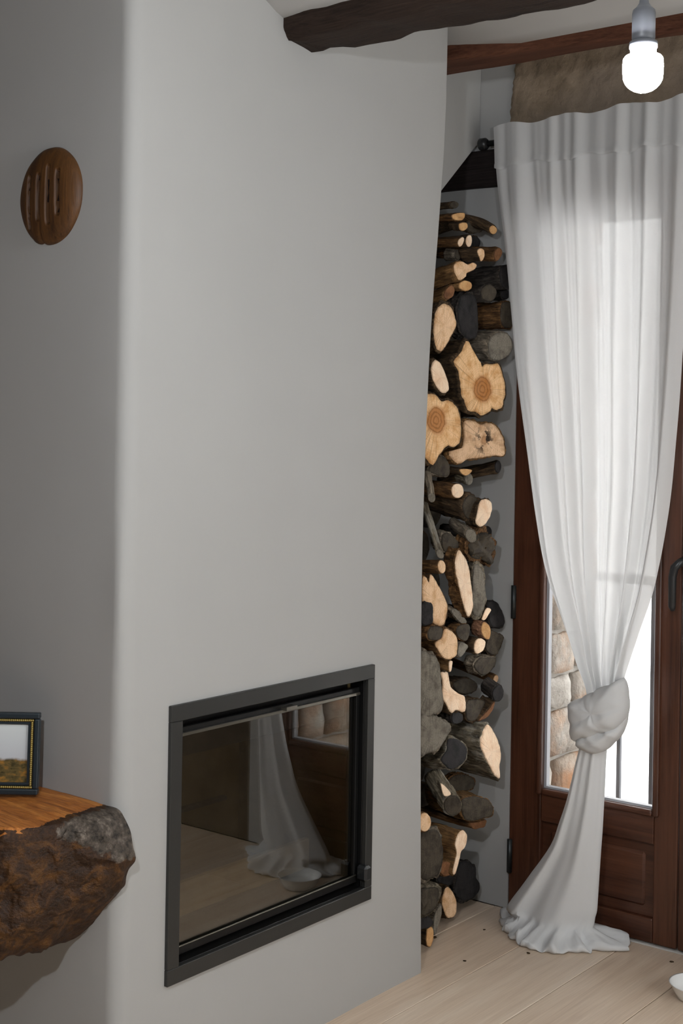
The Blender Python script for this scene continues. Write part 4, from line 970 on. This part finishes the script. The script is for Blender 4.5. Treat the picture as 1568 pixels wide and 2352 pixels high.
A(5, [(80, 1600), (220, 1560), (330, 1580), (385, 1760), (390, 1950), (360, 2100), (300, 2200), (80, 2205)], -.03, 'tall grey log end at the chimney edge left of the keyhole face', 'grey', 'dark', (1, -.2, 0), L=.18, rim=.985)
A(6, [(620, 800), (740, 768), (850, 850), (850, 980), (902, 1060), (880, 1180), (762, 1280), (640, 1265), (570, 1160), (600, 980)], -.16, 'black two-lobed log end at the bottom of the pile by the wall', 'black', 'black', (1, 0, .05), rim=.97)
A(6, [(470, 1100), (545, 1152), (602, 1300), (582, 1472), (492, 1512), (432, 1400), (410, 1250)], -.14, 'bottom log with a cracked pale oval end resting on the floor', 'dark', 'fresh', (1, -.05, 0))
A(6, [(120, 1120), (240, 1085), (360, 1080), (412, 1170), (360, 1320), (300, 1420), (230, 1480), (120, 1480)], -.05, 'crumbling brown barked log at the chimney edge above the floor', 'mottled', 'dark', DN(6), (1, -.3, 0), .2, None, .85, .18, ragged=.2)
A(6, [(330, 1420), (400, 1330), (405, 1460), (360, 1600), (320, 1725), (300, 1600)], -.075, 'thin slate-grey wedge standing on the floor beside the orange-ended stick', 'grey', 'grey', (1, -.1, 0), L=.16, rim=.98)
A(6, [(120, 1520), (230, 1490), (300, 1540), (270, 1610), (190, 1640), (120, 1640)], -.06, 'black lump of wood above the lowest orange-ended stick', 'black', 'black')
A(6, [(215, 1660), (250, 1615), (292, 1625), (302, 1750), (262, 1872), (212, 1840)], -.075, 'lowest stick on the floor with an amber oval end at the chimney edge', 'dark', 'orange', (1, -.1, 0), L=.2, rim=.96)
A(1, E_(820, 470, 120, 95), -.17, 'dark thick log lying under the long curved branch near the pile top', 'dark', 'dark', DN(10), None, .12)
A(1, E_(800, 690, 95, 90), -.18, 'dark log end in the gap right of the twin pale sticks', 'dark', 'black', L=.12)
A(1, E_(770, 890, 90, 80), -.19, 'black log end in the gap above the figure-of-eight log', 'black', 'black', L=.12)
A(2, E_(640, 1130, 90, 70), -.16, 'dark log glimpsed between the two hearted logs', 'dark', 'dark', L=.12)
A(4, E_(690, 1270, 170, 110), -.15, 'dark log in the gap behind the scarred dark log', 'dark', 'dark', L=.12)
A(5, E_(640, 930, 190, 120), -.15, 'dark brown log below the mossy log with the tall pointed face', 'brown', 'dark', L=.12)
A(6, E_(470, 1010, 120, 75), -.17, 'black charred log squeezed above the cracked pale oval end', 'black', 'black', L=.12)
# logs deeper in the niche that only show as dark gaps between the front ones
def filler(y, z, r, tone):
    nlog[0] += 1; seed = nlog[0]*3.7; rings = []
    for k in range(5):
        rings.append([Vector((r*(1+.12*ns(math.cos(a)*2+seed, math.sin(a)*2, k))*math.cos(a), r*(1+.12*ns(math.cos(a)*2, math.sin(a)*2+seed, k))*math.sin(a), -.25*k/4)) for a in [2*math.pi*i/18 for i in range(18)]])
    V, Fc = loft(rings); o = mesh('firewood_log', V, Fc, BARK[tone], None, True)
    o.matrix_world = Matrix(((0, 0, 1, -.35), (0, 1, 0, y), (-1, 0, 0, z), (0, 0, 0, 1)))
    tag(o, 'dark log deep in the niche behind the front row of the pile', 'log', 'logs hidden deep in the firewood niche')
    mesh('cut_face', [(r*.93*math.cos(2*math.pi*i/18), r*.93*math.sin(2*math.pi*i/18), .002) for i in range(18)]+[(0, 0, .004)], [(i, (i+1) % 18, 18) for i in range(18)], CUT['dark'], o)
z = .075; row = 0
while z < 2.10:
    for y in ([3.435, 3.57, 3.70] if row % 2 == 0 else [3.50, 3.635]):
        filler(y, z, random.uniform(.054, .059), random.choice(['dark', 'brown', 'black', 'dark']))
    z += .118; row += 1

# ------------------------------------------------------------------ crumbs of bark on the floor, dish at the edge
for k, (u, v, s, lab) in enumerate([(1067, 2208, .008, 'dark bark crumb on the pale floor in front of the chimney corner'), (1112, 2136, .007, 'dark bark crumb on the floor left of the curtain heap'),
        (1213, 2190, .009, 'dark bark crumb lying at the front hem of the curtain heap'), (1542, 2210, .009, 'dark bark crumb on the floor before the glazed door at the right'), (998, 2154, .012, 'bark flake on the floor beside the lowest stick')]):
    s *= .62; p = at(u, v, z=0); b = bmesh.new(); bmesh.ops.create_icosphere(b, subdivisions=2, radius=s)
    for q in b.verts: q.co = Vector((q.co.x*1.2, q.co.y*.8, max(q.co.z*.35, -.25*s)))*(1+.4*ns(q.co.x*300, q.co.y*300, k))
    me = bpy.data.meshes.new('bark_crumb'); b.to_mesh(me); b.free(); o = link('bark_crumb', me, BARK['dark'], None, True)
    o.location = (p.x, p.y, .26*s); o.rotation_euler = (0, 0, k*1.3); tag(o, lab, 'bark', 'bark crumbs on the floor')
dp = at(1557, 2262, z=0)
dish = lathe('dish', [(.045, 0), (.052, .004), (.062, .020), (.072, .040), (.075, .043), (.071, .042), (.060, .022), (.048, .008)], CERAMIC, None, (0, 0, 0), 40)
dish.location = (dp.x+.080, dp.y-.058, .0); tag(dish, 'white dish on the floor cut off by the right edge', 'dish')
